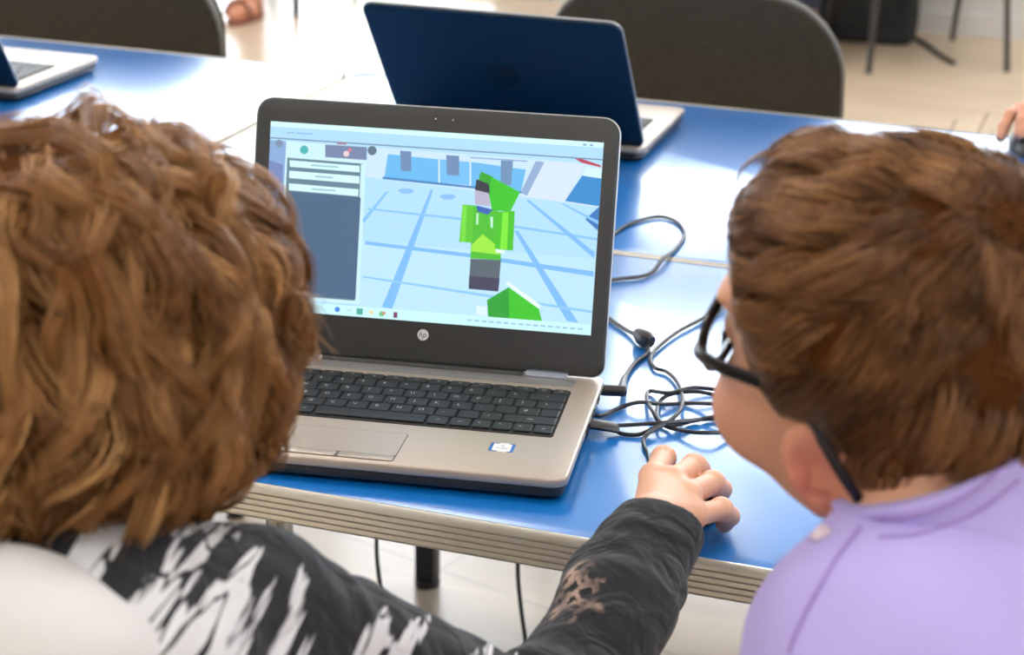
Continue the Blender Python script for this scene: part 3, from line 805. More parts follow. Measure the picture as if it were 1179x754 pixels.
def push_out(f, P, o):
    """keep points at least o outside f"""
    d = f(P); g = grad(f, P, .002); k = np.maximum(0, o - d)
    return P + g * k[:, None]

# ---- right child: short auburn hair, glasses, lavender shirt
HR = Head((.629, -.309, 1.043), (-.894, .432, .118), (-.032, -.325, .945), .968, cheek=.006)
pr = thing('person', 'child with short auburn hair, black glasses and lavender shirt leaning in at right', 'person', (.74, -.5, 0))
off_r = np.array([.74, -.5, 0])
axr = nrm((-.45, .043, .89)); CCr = at(1087, 535, 1.05); NBr = CCr - axr * .02
SLr = at(1005, 762, 1.03); SRr = at(1300, 660, 1.06)
CHr = np.array([.745, -.49, .78]); PLr = np.array([.76, -.60, .53])
ELr = at(965, 970, 1.08); WLr = np.array([.66, -.24, .60]); ERr = np.array([.94, -.36, .72]); WRr = np.array([.84, -.20, .60])
NTr = HR.w((-.035, 0, -.06))


def body_r(P):
    d = HR(P)
    d = smin(d, cone(P, NTr, NBr, .047, .050), .015)
    d = smin(d, torso_r(P), .03)
    for e, w_, s_ in ((ELr, WLr, 1), (ERr, WRr, -1)):
        d = smin(d, cone(P, e, w_, .030, .022), .01)
        hd = w_ + np.array([.0, .07, -.01]); d = smin(d, ell(P, (w_ + hd) / 2, (.028, .05, .015)), .01)
        for k in range(4): d = smin(d, cone(P, hd + np.array([(k - 1.5) * .015, -.01, 0]), hd + np.array([(k - 1.5) * .017, .045, -.02]), .0085, .007), .004)
        d = smin(d, cone(P, w_ + np.array([s_ * .02, .02, 0]), w_ + np.array([s_ * .045, .06, -.01]), .010, .008), .006)
    for s_ in (-1, 1):
        kn = PLr + np.array([s_ * .10, .38, -.02]); ft = kn + np.array([0, -.02, -.44])
        d = smin(d, cone(P, PLr + np.array([s_ * .07, 0, -.03]), kn, .07, .052), .03)
        d = smin(d, cone(P, kn, ft, .05, .034), .02)
        d = smin(d, ell(P, ft + np.array([0, .06, -.035]), (.036, .09, .03)), .02)
    return d

def torso_r(P, g=0):
    d = smin(cone(P, NBr + np.array([.02, -.045, -.085]), CHr, .075, .105), cone(P, CHr, PLr, .115, .115), .05)
    d = smin(d, cone(P, SLr + np.array([.012, 0, -.012]), NBr + np.array([0, -.01, -.052]), .056, .052), .04)
    d = smin(d, cone(P, SRr, NBr + np.array([0, -.01, -.048]), .056, .052), .04)
    d = smin(d, cone(P, SLr, ELr, .052, .040), .03); d = smin(d, cone(P, SRr, ERr, .052, .040), .03)
    return d - g

def cut_head(P): return body_r(P)
V1, F1 = mesh_sdf(lambda P: smax(smin(HR(P), cone(P, NTr, NBr, .047, .050), .015), -((P - NBr) @ nrm(NTr - NBr) + .01), .001), HR.c - .19, HR.c + .17, .0022)
V2, F2 = mesh_sdf(lambda P: body_r(P), (.42, -.78, -.02), (1.06, .12, 1.0), .011)
kp = (((V2 - NBr) @ nrm(NTr - NBr)) < .012)
F2 = F2[kp[F2].all(1)]
def rosy(V, H):
    q = H.l(V); q[:, 1] = np.abs(q[:, 1])
    return np.exp(-(ln((q - np.array([-.016, .092, -.022])) / np.array([.02, .016, .034]))) ** 2) + .35 * np.exp(-(ln(q - np.array([.075, .05, -.045])) / .028) ** 2)
VV = np.concatenate([V1, V2])
body = npmesh('body', VV - off_r, np.concatenate([F1, F2 + len(V1)]), 'skin', pr, attr={'rosy': rosy(VV, HR)})
for y in (-1, 1):
    bm = bmesh.new(); bmesh.ops.create_uvsphere(bm, u_segments=16, v_segments=10, radius=.0105)
    e = obj('eye', bm, 'eye', pr); e.location = Vector((HR.w((.0835, y * .031, .004)) - off_r).tolist())
# shirt
def shirt_r(P):
    d = torso_r(P, .012) + wob(P, 30, 5, .0035) + wob(P, 75, 6, .0012)
    d = smin(d, cone(P, ELr, WLr, .046, .036), .02); d = smin(d, cone(P, ERr, WRr, .046, .036), .02)
    d = smax(d, -cone(P, NBr - axr * .01, NBr + axr * .14, .052, .060), .004)
    return np.maximum(d, .52 - P[:, 2])
V, F = mesh_sdf(shirt_r, (.42, -.80, .48), (1.08, -.12, 1.05), .005); npmesh('shirt', V - off_r, F, 'lavender', pr)
lx_ = nrm(np.cross(axr, (0, 1, 0))); ly_ = np.cross(axr, lx_)
def collar_r(P):
    q = P - CCr; h = q @ axr; x = q @ lx_; y = q @ ly_; r = np.sqrt(x * x + y * y * .92)
    R0 = .0575 + h * .10
    d = np.maximum(np.abs(r - R0) - .0032, np.abs(h + .012) - .014) - .002 + wob(P, 60, 8, .0012)
    e = np.maximum(np.abs(r - .0625 - (h + .024) * -.4) - .003, np.abs(h + .026) - .010) - .002
    return smin(d, e, .006)
V, F = mesh_sdf(collar_r, CCr - .11, CCr + .1, .0025); npmesh('collar', V - off_r, F, 'lavender', pr)
def seam(name, f, px, r, m, parent, off, lift=.0004):
    P = [hit(f, u, v) for u, v in px]; P = [p for p in P if p is not None]
    if len(P) < 3: return
    P = np.array(P); P = P + grad(f, P) * lift
    bm = bmesh.new(); tube(bm, spline([tuple(p - off) for p in P], 4), r, 6); obj(name, bm, m, parent)
seam('shoulder_seam', shirt_r, [(990, 608), (968, 636), (948, 668), (930, 700), (916, 730), (908, 752)], .0012, 'lavseam', pr, off_r)
for px_ in ([(1003, 594), (1030, 595), (1065, 590), (1100, 577), (1140, 550), (1170, 522)], [(1012, 618), (1050, 616), (1090, 604), (1130, 585), (1172, 552)]):
    seam('collar_stitching', lambda P: np.minimum(collar_r(P), shirt_r(P)), px_, .0010, 'lavseam', pr, off_r)
bm = bmesh.new(); bq = hit(shirt_r, 946, 616); bq = at(945, 618, 1.05) if bq is None else bq
tube(bm, [tuple(bq - off_r + np.array([.0, 0, -.002])), tuple(bq - off_r), tuple(bq - off_r + np.array([-.003, .001, .002]))], [.005, .0062, .005], 14); obj('button', bm, 'button', pr)
# trousers
def trousers_of(PL, sgn=.0):
    def f(P):
        d = ell(P, PL + np.array([0, 0, -.02]), (.15, .13, .10))
        for s_ in (-1, 1):
            kn = PL + np.array([s_ * .10, .38, -.02]); ft = kn + np.array([0, -.02, -.40])
            d = smin(d, cone(P, PL + np.array([s_ * .07, 0, -.03]), kn, .085, .066), .03); d = smin(d, cone(P, kn, ft, .064, .056), .02)
        return np.maximum(d + wob(P, 40, 9, .004), P[:, 2] - PL[2] - .055)
    return f
V, F = mesh_sdf(trousers_of(PLr), PLr + np.array([-.3, -.2, -.5]), PLr + np.array([.3, .5, .1]), .012); npmesh('trousers', V - off_r, F, 'trousers', pr)

# hair of the right child
XS = [-.12, -.09, -.07, -.05, -.036, -.025, -.010, .006, .014, .030, .040, .050, .060, .075, .12]
ZS = [-.030, -.034, -.046, -.048, -.032, .002, .010, .006, -.004, .012, .028, .044, .057, .063, .068]
def hairline(q): return q[:, 2] - np.interp(q[:, 0], XS, ZS)
skr = lambda q: HR.skull(q)
def cap_r(q): return smax(skr(q) - .002 - .008 * np.clip(hairline(q) / .05, 0, 1) + wob(q, 70, 12, .0015), -(hairline(q) - .004), .006)
V, F = mesh_sdf(cap_r, (-.16, -.13, -.12), (.14, .13, .16), .003)
capr = (HR.w(V) - off_r, F, .10)
def hair_short(n):
    v = rng.normal(size=(n * 3, 3)); v /= ln(v)[:, None]
    q = np.array([-.012, 0, .028]) + v * np.array([.1, .077, .09]); q = push_out(skr, q, .004)
    cr = np.array([-.062, -.012, .100])
    qc = push_out(skr, cr + rng.normal(0, 1, (1500, 3)) * np.array([.026, .026, .014]), .003)
    q = np.concatenate([q[hairline(q) > .004][:n], qc]); n = len(q)
    # loose locks: every strand borrows the wobble of its nearest lock centre
    ck = q[rng.integers(0, n, 240)]; own = np.argmin(((q[:, None] - ck[None]) ** 2).sum(2), 1)
    ph = rng.uniform(0, 6.28, 240); lay = rng.uniform(.0, 1, 240); lean = rng.normal(0, .28, 240)
    T = 11; out = np.zeros((n, T, 3)); p = q.copy(); ln_ = rng.uniform(.040, .066, n) * (.9 + .25 * (q[:, 0] > .02))
    d0 = q - cr
    for t in range(T):
        out[:, t] = p
        g = grad(skr, p, .002)
        rel = p - cr; r = ln(rel)[:, None]
        sw = np.cross(g, rel / r)
        d = rel / r + sw * (.75 * np.exp(-r / .05) + lean[own][:, None]) + np.array([.55, 0, -.12]) * np.clip((p[:, :1] + .06) / .06, .08, 1)
        d += .25 * np.sin(ph[own] + t * .55)[:, None] * sw + rng.normal(0, .05, (n, 3))
        d -= g * (d * g).sum(1)[:, None]; d /= ln(d)[:, None] + 1e-9
        free = np.clip((hairline(p) + np.where(p[:, 0] > .065, .004, .002)) / .012, .04, 1)
        p = p + d * (ln_ / T * free)[:, None]
        tp = np.clip((hairline(p) + .004) / .045, 0, 1)
        want = .0025 + (.003 + .0045 * tp + (.002 + .009 * tp) * lay[own]) * np.sin(min(1, t / 5) * PI / 2) + .002 * tp * np.sin(ph[own] * 3) + .006 * np.clip((p[:, 0] - .03) / .04, 0, 1) * tp
        k = want - skr(p); p = p + grad(skr, p, .002) * (k * np.where(hairline(p) > -.02, .8, .25))[:, None]
        # strands gather towards their lock
    cen = np.zeros((240, T, 3)); cnt = np.bincount(own, minlength=240)[:, None, None] + 1e-9
    for c in range(3):
        for t in range(T): cen[:, t, c] = np.bincount(own, out[:, t, c], minlength=240)
    cen /= cnt
    pull = (np.linspace(0, 1, T) ** 1.5 * .34)[None, :, None]
    out = out * (1 - pull) + cen[own] * pull
    rad = (.00038 * (1 - .75 * np.linspace(0, 1, T) ** 2))[None] * np.ones((n, 1))
    rnd = np.clip(.42 + .20 * rng.normal(size=n) + .55 * (lay[own] - .5), 0, 1)
    return HR.w(out.reshape(-1, 3)).reshape(n, T, 3) - off_r, rad, rnd
MAT['hair_short'] = hair_mat('hair_short', srgb(66, 42, 22), srgb(120, 78, 42), srgb(174, 124, 72))
Pt, rad, rnd = hair_short(14000); strands_mesh('hair', Pt, rad, rnd, 'hair_short', pr, capr)

# glasses (rest on the nose and ears: a thing of their own)
gl = thing('glasses', 'black framed glasses worn by the child in the lavender shirt', 'glasses', HR.w((.09, 0, 0)).tolist())
go = HR.w((.09, 0, 0))
def gw(p): return tuple(HR.w(p) - go)
bm = bmesh.new()
for s_ in (-1, 1):
    n = 30; ring = []
    for i in range(n + 1):
        a = 2 * PI * i / n; c, sn = math.cos(a), math.sin(a)
        y = s_ * .0365 + .0285 * np.sign(c) * abs(c) ** .75; z = .000 + .0168 * np.sign(sn) * abs(sn) ** .8
        ring.append(gw((.098 - .35 * max(0, abs(y) - .03) - .004 * (z < 0), y, z)))
    tube(bm, ring, .0023, 8, cap=False, sq=(.0034, .0026))
tube(bm, [gw((.100, -.009, .007)), gw((.105, 0, .010)), gw((.100, .009, .007))], .0022, 8)
obj('frame', bm, 'glasses', gl)
for s_ in (-1, 1):
    bm = bmesh.new(); out = []
    for i in range(28):
        a = 2 * PI * i / 28; c, sn = math.cos(a), math.sin(a)
        y = s_ * .0365 + .0275 * np.sign(c) * abs(c) ** .75; z = .000 + .0158 * np.sign(sn) * abs(sn) ** .8
        out.append((y, z))
    if s_ < 0: pass
    prism(bm, out, -.0006, .0006, T=lambda p: gw((.098 - .35 * max(0, abs(p[0]) - .03) + p[2], p[0], p[1])))
    bmesh.ops.recalc_face_normals(bm, faces=bm.faces); obj('lens', bm, 'glass', gl)
    bm = bmesh.new()
    pts = [(.086, s_ * .0655, .007), (.080, s_ * .0745, .010), (.06, s_ * .0795, .013), (.030, s_ * .0800, .017), (.005, s_ * .0810, .020), (-.014, s_ * .0880, .016), (-.024, s_ * .0920, .009), (-.035, s_ * .0925, -.005), (-.048, s_ * .0895, -.026)]
    tube(bm, [gw(p) for p in spline(pts, 6)], .0028, 10, sq=(.0024, .0042)); obj('temple', bm, 'glasses', gl)

# ---- left child: curly hair, patterned hoodie
HL = Head((.211, -.452, 1.018), (.0, .965, -.26), (0, .26, .965), .97)
plf = thing('person', 'child with curly ginger brown hair in a black and white streaked hoodie, at left', 'person', (.19, -.62, 0))
off_l = np.array([.19, -.62, 0])
NBl = at(105, 700, 1.07); SRl = at(262, 752, 1.12); SLl = NBl + np.array([-.135, -.03, -.055])
CHl = np.array([.185, -.63, .76]); PLl = np.array([.17, -.74, .53])
ERl = at(618, 876, 1.27); WRl = np.array([.4440, -.085, .7935]); ELl = np.array([.01, -.36, .68]); WLl = np.array([.10, -.24, .58])
NTl = HL.w((-.035, 0, -.06))

def torso_l(P, g=0):
    d = smin(cone(P, NBl + np.array([.0, -.03, -.05]), CHl, .08, .11), cone(P, CHl, PLl, .11, .11), .05)
    d = smin(d, cone(P, SRl, NBl + np.array([0, -.02, -.02]), .050, .058), .04); d = smin(d, cone(P, SLl, NBl + np.array([0, -.02, -.02]), .050, .058), .04)
    return d - g
def arms_l(P, r):
    return np.minimum(smin(cone(P, SRl, ERl, r[0], r[1]), cone(P, ERl, WRl, r[1], r[2]), .02), smin(cone(P, SLl, ELl, r[0], r[1]), cone(P, ELl, WLl, r[1], r[2]), .02))
def body_l(P):
    d = smin(HL(P), cone(P, NTl, NBl, .047, .050), .015); d = smin(d, torso_l(P), .03); d = smin(d, arms_l(P, (.042, .032, .020)), .02)
    hd = WLl + np.array([0, .07, -.01]); d = smin(d, ell(P, (WLl + hd) / 2, (.028, .05, .015)), .01)
    for k in range(4): d = smin(d, cone(P, hd + np.array([(k - 1.5) * .015, -.01, 0]), hd + np.array([(k - 1.5) * .017, .045, -.02]), .0085, .007), .004)
    for s_ in (-1, 1):
        kn = PLl + np.array([s_ * .10, .38, -.02]); ft = kn + np.array([0, -.02, -.44])
        d = smin(d, cone(P, PLl + np.array([s_ * .07, 0, -.03]), kn, .07, .052), .03); d = smin(d, cone(P, kn, ft, .05, .034), .02)
        d = smin(d, ell(P, ft + np.array([0, .06, -.035]), (.036, .09, .03)), .02)
    return d
hc = HAND['fingers'][1][0]
V1, F1 = mesh_sdf(lambda P: hand_sdf(P, HAND), hc + np.array([-.08, -.16, -.07]), hc + np.array([.08, .07, .05]), .0016)
V2, F2 = mesh_sdf(lambda P: HL(P), HL.c - .17, HL.c + .17, .004)
V3, F3 = mesh_sdf(body_l, (-.16, -.92, -.02), (.56, .02, .97), .011)
VV = np.concatenate([V1, V2, V3])
body = npmesh('body', VV - off_l, np.concatenate([F1, F2 + len(V1), F3 + len(V1) + len(V2)]), 'skin', plf, attr={'rosy': rosy(VV, HL)})
for y in (-1, 1):
    bm = bmesh.new(); bmesh.ops.create_uvsphere(bm, u_segments=16, v_segments=10, radius=.0105)
    e = obj('eye', bm, 'eye', plf); e.location = Vector((HL.w((.0835, y * .031, .004)) - off_l).tolist())
V, F = mesh_sdf(trousers_of(PLl), PLl + np.array([-.3, -.2, -.5]), PLl + np.array([.3, .5, .1]), .012); npmesh('trousers', V - off_l, F, 'trousers', plf)


def hoodie_mat():
    m = mat('hoodie', srgb(40, 41, 44), .8, 0, .25, Sheen_Weight=.1)
    nt = m.node_tree; b = nt.nodes['Principled BSDF']; N = nt.nodes.new; Lk = nt.links.new
    tc = N('ShaderNodeTexCoord')
    # brush streaks: noise stretched along the cloth's fall
    def dot(v):
        x = N('ShaderNodeVectorMath'); x.operation = 'DOT_PRODUCT'; Lk(tc.outputs['Object'], x.inputs[0]); x.inputs[1].default_value = tuple(v); return x.outputs['Value']
    mp = N('ShaderNodeCombineXYZ')
    Lk(dot((.92 * CR[:, 0] - .38 * CR[:, 1]) * 62), mp.inputs[0]); Lk(dot((.38 * CR[:, 0] + .92 * CR[:, 1]) * 6), mp.inputs[1]); Lk(dot(CR[:, 2] * 8), mp.inputs[2])
    n = N('ShaderNodeTexNoise'); n.inputs['Scale'].default_value = 1; n.inputs['Detail'].default_value = 3.5; n.inputs['Roughness'].default_value = .55; n.inputs['Distortion'].default_value = .25
    Lk(mp.outputs[0], n.inputs['Vector'])
    sx = N('ShaderNodeSeparateXYZ'); Lk(tc.outputs['Object'], sx.inputs[0])
    def math_(op, a, c=None, v=None):
        x = N('ShaderNodeMath'); x.operation = op
        for i, z in enumerate((a, c)):
            if z is None: continue
            if isinstance(z, (int, float)): x.inputs[i].default_value = z
            else: Lk(z, x.inputs[i])
        return x.outputs[0]
    def mr(val, a, c, d, e):
        x = N('ShaderNodeMapRange'); x.inputs[1].default_value = a; x.inputs[2].default_value = c; x.inputs[3].default_value = d; x.inputs[4].default_value = e
        Lk(val, x.inputs[0]); return x.outputs[0]
    nw = .6 * CR[:, 0] + .8 * CR[:, 1]; k0 = float((at(200, 600, 1.1) - off_l) @ nw)
    s = math_('SUBTRACT', dot(nw), k0)
    thr = N('ShaderNodeValToRGB'); e = thr.color_ramp.elements
    e[0].position = 0; e[0].color = (.36,) * 3 + (1,); e[1].position = 1; e[1].color = (.95,) * 3 + (1,)
    for p, v_ in ((.30, .44), (.55, .49), (.70, .52), (.84, .57), (.93, .74)): z = e.new(p); z.color = (v_,) * 3 + (1,)
    Lk(mr(s, -.12, .06, 0, 1), thr.inputs[0])
    g = math_('SUBTRACT', n.outputs['Fac'], thr.outputs[0])
    mp3 = N('ShaderNodeCombineXYZ')
    Lk(dot((.86 * CR[:, 0] - .51 * CR[:, 1]) * 90), mp3.inputs[0]); Lk(dot((.51 * CR[:, 0] + .86 * CR[:, 1]) * 11), mp3.inputs[1]); Lk(dot(CR[:, 2] * 12), mp3.inputs[2])
    n5 = N('ShaderNodeTexNoise'); n5.inputs['Scale'].default_value = 1; n5.inputs['Detail'].default_value = 1.5; Lk(mp3.outputs[0], n5.inputs['Vector'])
    ink = mr(math_('ABSOLUTE', math_('SUBTRACT', n5.outputs['Fac'], .56)), .012, .024, 0, 1)
    w = math_('MULTIPLY', mr(g, -.012, .012, 0, 1), math_('MAXIMUM', ink, mr(s, -.16, -.10, 1, 0)))
    # crackled print on the forearm
    vo = N('ShaderNodeTexVoronoi'); vo.feature = 'DISTANCE_TO_EDGE'; vo.inputs['Scale'].default_value = 75
    n2 = N('ShaderNodeTexNoise'); n2.inputs['Scale'].default_value = 90
    Lk(tc.outputs['Object'], n2.inputs['Vector'])
    mxv = N('ShaderNodeMix'); mxv.data_type = 'RGBA'; mxv.inputs[0].default_value = .02; Lk(tc.outputs['Object'], mxv.inputs[6]); Lk(n2.outputs['Color'], mxv.inputs[7])
    Lk(mxv.outputs[2], vo.inputs['Vector'])
    vm = N('ShaderNodeVectorMath'); vm.operation = 'DISTANCE'; Lk(tc.outputs['Object'], vm.inputs[0]); vm.inputs[1].default_value = tuple(onz(652, 660, .815) - off_l)
    n4 = N('ShaderNodeTexNoise'); n4.inputs['Scale'].default_value = 60; Lk(tc.outputs['Object'], n4.inputs['Vector'])
    patch = math_('MULTIPLY', mr(math_('ADD', vm.outputs['Value'], math_('MULTIPLY', n4.outputs['Fac'], .05)), .042, .056, 1, 0), mr(vo.outputs['Distance'], .12, .2, 1, 0))
    c1 = N('ShaderNodeMix'); c1.data_type = 'RGBA'; Lk(w, c1.inputs[0]); c1.inputs[6].default_value = srgb(40, 41, 45); c1.inputs[7].default_value = srgb(238, 240, 244)
    c2 = N('ShaderNodeMix'); c2.data_type = 'RGBA'; Lk(patch, c2.inputs[0]); Lk(c1.outputs[2], c2.inputs[6]); c2.inputs[7].default_value = srgb(186, 160, 146)
    Lk(c2.outputs[2], b.inputs['Base Color'])
    n6 = N('ShaderNodeTexNoise'); n6.inputs['Scale'].default_value = 26; n6.inputs['Detail'].default_value = 2; n6.inputs['Distortion'].default_value = 1.6; Lk(tc.outputs['Object'], n6.inputs['Vector'])
    bq_ = N('ShaderNodeBump'); bq_.inputs['Strength'].default_value = .7; bq_.inputs['Distance'].default_value = .012; Lk(n6.outputs['Fac'], bq_.inputs['Height'])
    n3 = N('ShaderNodeTexNoise'); n3.inputs['Scale'].default_value = 700; Lk(tc.outputs['Object'], n3.inputs['Vector'])
    bp = N('ShaderNodeBump'); bp.inputs['Strength'].default_value = .3; bp.inputs['Distance'].default_value = .0006; Lk(n3.outputs['Fac'], bp.inputs['Height']); Lk(bq_.outputs[0], bp.inputs['Normal']); Lk(bp.outputs[0], b.inputs['Normal'])
    return m
MAT['hoodie'] = hoodie_mat()

def folds(P, a, b, f, seed, amp):
    d = nrm(b - a); s = (P - a) @ d
    return amp * np.sin(s * f + wob(P, 38, seed, 3.4)) * np.clip((s + .02) / .03, 0, 1) * np.clip((np.linalg.norm(b - a) + .0 - s) / .03, .15, 1)
def hoodie_l(P):
    d = torso_l(P, .016)
    a = smin(cone(P, SRl, ERl, .064, .050), cone(P, ERl, WRl, .047, .0335), .012)
    a = a + folds(P, SRl, ERl, 85, 21, .0012) + folds(P, ERl, WRl, 110, 22, .0012) + wob(P, 58, 27, .0042)
    sE = (P - ERl) @ nrm(WRl - ERl); a = a + .010 * np.exp(-((sE - .030 + wob(P, 40, 28, .006)) / .006) ** 2) * (ln(P - ERl) < .16) - .004 * np.exp(-((sE - .048) / .012) ** 2) * (ln(P - ERl) < .16)
    d = smin(d, a, .02)
    d = smin(d, smin(cone(P, SLl, ELl, .062, .05), cone(P, ELl, WLl, .05, .036), .015), .02)
    d = d + wob(P, 38, 23, .0042) + wob(P, 90, 24, .0016)
    ad = nrm(WRl - ERl); d = smax(d, (P - WRl - ad * .012) @ ad + .0, .004)
    d = smax(d, -cone(P, WRl - ad * .03, WRl + ad * .05, .018, .030), .003)
    d = smax(d, -cone(P, NBl - np.array([0, -.02, .03]), NTl, .056, .066), .006)
    return np.maximum(d, .50 - P[:, 2])
V, F = mesh_sdf(hoodie_l, (-.16, -.92, .45), (.58, .02, 1.02), .0035); npmesh('hoodie', V - off_l, F, 'hoodie', plf)
def hood_l(P):
    q = P - (NBl + np.array([-.01, -.03, -.014])); tl = .75
    h = q[:, 2] * math.cos(tl) - q[:, 1] * math.sin(tl) * -1.0; y = q[:, 1] * math.cos(tl) - q[:, 2] * math.sin(tl)
    r = np.sqrt(q[:, 0] ** 2 + y ** 2) - .068
    d = np.sqrt(r * r + (h / 1.3) ** 2) - .024
    d = smin(d, ell(P, NBl + np.array([-.055, -.085, -.065]), (.085, .05, .075)), .03)
    return d + wob(P, 42, 31, .005) + wob(P, 95, 32, .0012)
V, F = mesh_sdf(hood_l, NBl - .26, NBl + .22, .004); npmesh('hood', V - off_l, F, 'hood', plf)

# curly hair
skl = lambda q: HL.skull(q)
def region_l(q): return np.where(q[:, 0] > .045, q[:, 2] - (.035 + (q[:, 0] - .045) * .4), np.where(q[:, 0] > -.02, q[:, 2] + .045, q[:, 2] + .112))
V, F = mesh_sdf(lambda q: smax(skl(q) - .017 + wob(q, 60, 41, .004), -(region_l(q) - .004), .01), (-.18, -.14, -.14), (.16, .14, .17), .004)
capl = (HL.w(V) - off_l, F, .06)
def curls(nl, per):
    v = rng.normal(size=(nl * 4, 3)); v /= ln(v)[:, None]
    q = np.array([-.015, 0, .02]) + v * np.array([.1, .078, .1]); q = push_out(skl, q, .008)
    qt = push_out(skl, np.array([-.03, 0, .10]) + rng.normal(0, 1, (130, 3)) * np.array([.045, .04, .02]), .008)
    q = np.concatenate([q[region_l(q) > .002][:nl], qt]); nl = len(q)
    T = 17; G = np.zeros((nl, T, 3)); p = q.copy(); L = rng.uniform(.105, .16, nl) + .055 * np.clip(-q[:, 2] / .08, 0, 1)
    lay = rng.uniform(.012, .036, nl); cr = np.array([-.05, .01, .11])
    gv = np.array([0, 0, -1.]) @ HL.M  # gravity in head axes
    dv = rng.normal(0, .38, (nl, 3)) + rng.normal(0, 1, (nl, 3)) * np.exp(-ln(q - cr) / .035)[:, None]; flick = rng.uniform(0, 1, nl) ** 2
    prev = None
    for t in range(T):
        G[:, t] = p; s = t / (T - 1)
        g = grad(skl, p, .003); rel = p - cr; rel /= ln(rel)[:, None]
        d = rel * (1 - .5 * s) + gv * (.25 + 1.1 * s) + dv
        tn = d - g * (d * g).sum(1)[:, None]; tn /= ln(tn)[:, None] + 1e-9
        d = tn + g * (.55 * (1 - s) ** 3 + flick[:, None] * max(0, s - .65) * 1.6)
        d /= ln(d)[:, None]
        p = p + d * (L / T)[:, None]
        want = lay * min(1, s * 3 + .3); k = want - skl(p)
        p = p + grad(skl, p, .003) * np.where(k > 0, k, k * .25 * (1 - flick * s))[:, None]
    tg = np.gradient(G, axis=1); tg /= np.linalg.norm(tg, axis=2)[..., None]
    gr = np.stack([grad(skl, G[:, t], .003) for t in range(T)], 1)
    bn = np.cross(tg, gr); bn /= np.linalg.norm(bn, axis=2)[..., None] + 1e-9; nn = np.cross(bn, tg)
    s = np.linspace(0, 1, T)[None]; ph = rng.uniform(0, 6.28, (nl, 1)); lam = rng.uniform(.8, 1.6, (nl, 1)); am = rng.uniform(.005, .013, (nl, 1)) * np.minimum(1, s * 2.2)
    sg = np.where(rng.uniform(size=(nl, 1)) < .5, -1, 1)
    ang = ph + 2 * PI * lam * s
    G = G + bn * (am * np.sin(ang) * sg)[..., None] + nn * (am * .8 * np.cos(ang))[..., None]
    # strands round every lock
    a = rng.uniform(0, 6.28, (nl, per)); rr = np.sqrt(rng.uniform(0, 1, (nl, per))) * rng.uniform(.0065, .0125, (nl, 1))
    w = (.85 + .35 * np.sin(s * PI) - .75 * s ** 2)[:, None, :]
    P = G[:, None] + bn[:, None] * (np.cos(a) * rr)[..., None, None] * w[..., None] + nn[:, None] * (np.sin(a) * rr * .7)[..., None, None] * w[..., None]
    fz = rng.normal(0, .0007, (nl, per, 1, 3)) * np.linspace(0, 1, T)[None, None, :, None] ** 1.5 * 3
    fz = fz * np.where(rng.uniform(size=(nl, per, 1, 1)) < .06, 5, 1)
    P = (P + fz).reshape(nl * per, T, 3)
    rad = (.00046 * (1 - .7 * np.linspace(0, 1, T) ** 2))[None] * np.ones((nl * per, 1))
    rnd = np.clip(np.repeat(rng.uniform(.2, .8, nl), per) + .16 * rng.normal(size=nl * per), 0, 1)
    return HL.w(P.reshape(-1, 3)).reshape(nl * per, T, 3) - off_l, rad, rnd
MAT['hair_curly'] = hair_mat('hair_curly', srgb(96, 60, 28), srgb(166, 114, 62), srgb(218, 172, 112))
Pt, rad, rnd = curls(400, 34); strands_mesh('hair', Pt, rad, rnd, 'hair_curly', plf, capl)

# ---- mice
def mouse(label, p, rz, s=1):
    t = thing('computer_mouse', label, 'mouse', p, rz)
    f = lambda P: np.maximum(smax(ell(P, (0, 0, .004), (.029 * s, .052 * s, .030 * s)), -(P[:, 2] - .001), .003), np.abs(P[:, 0]) - .0275 * s)
    V, F = mesh_sdf(f, (-.04, -.06, -.004), (.04, .06, .04), .002); npmesh('shell', V, F, 'black_plastic', t)
    bm = bmesh.new(); tube(bm, [(-.0035, .028 * s, .0275 * s), (.0035, .028 * s, .0275 * s)], .0065, 14); obj('scroll_wheel', bm, 'deckgrey', t)
    return t
mc = np.mean([HAND['fingers'][1][0], HAND['fingers'][2][3], HAND['thumb'][1]], 0)
mouse('small black mouse under the hand of the child in the streaked hoodie', (mc[0] + .004, mc[1] + .0, TZ), -.5, .78)
mp_ = onz(1183, 170, TZ + .01)
mouse('black mouse at the right edge under the fingers on the back table', (mp_[0], mp_[1] + .03, TZ), 3.14 + .15)

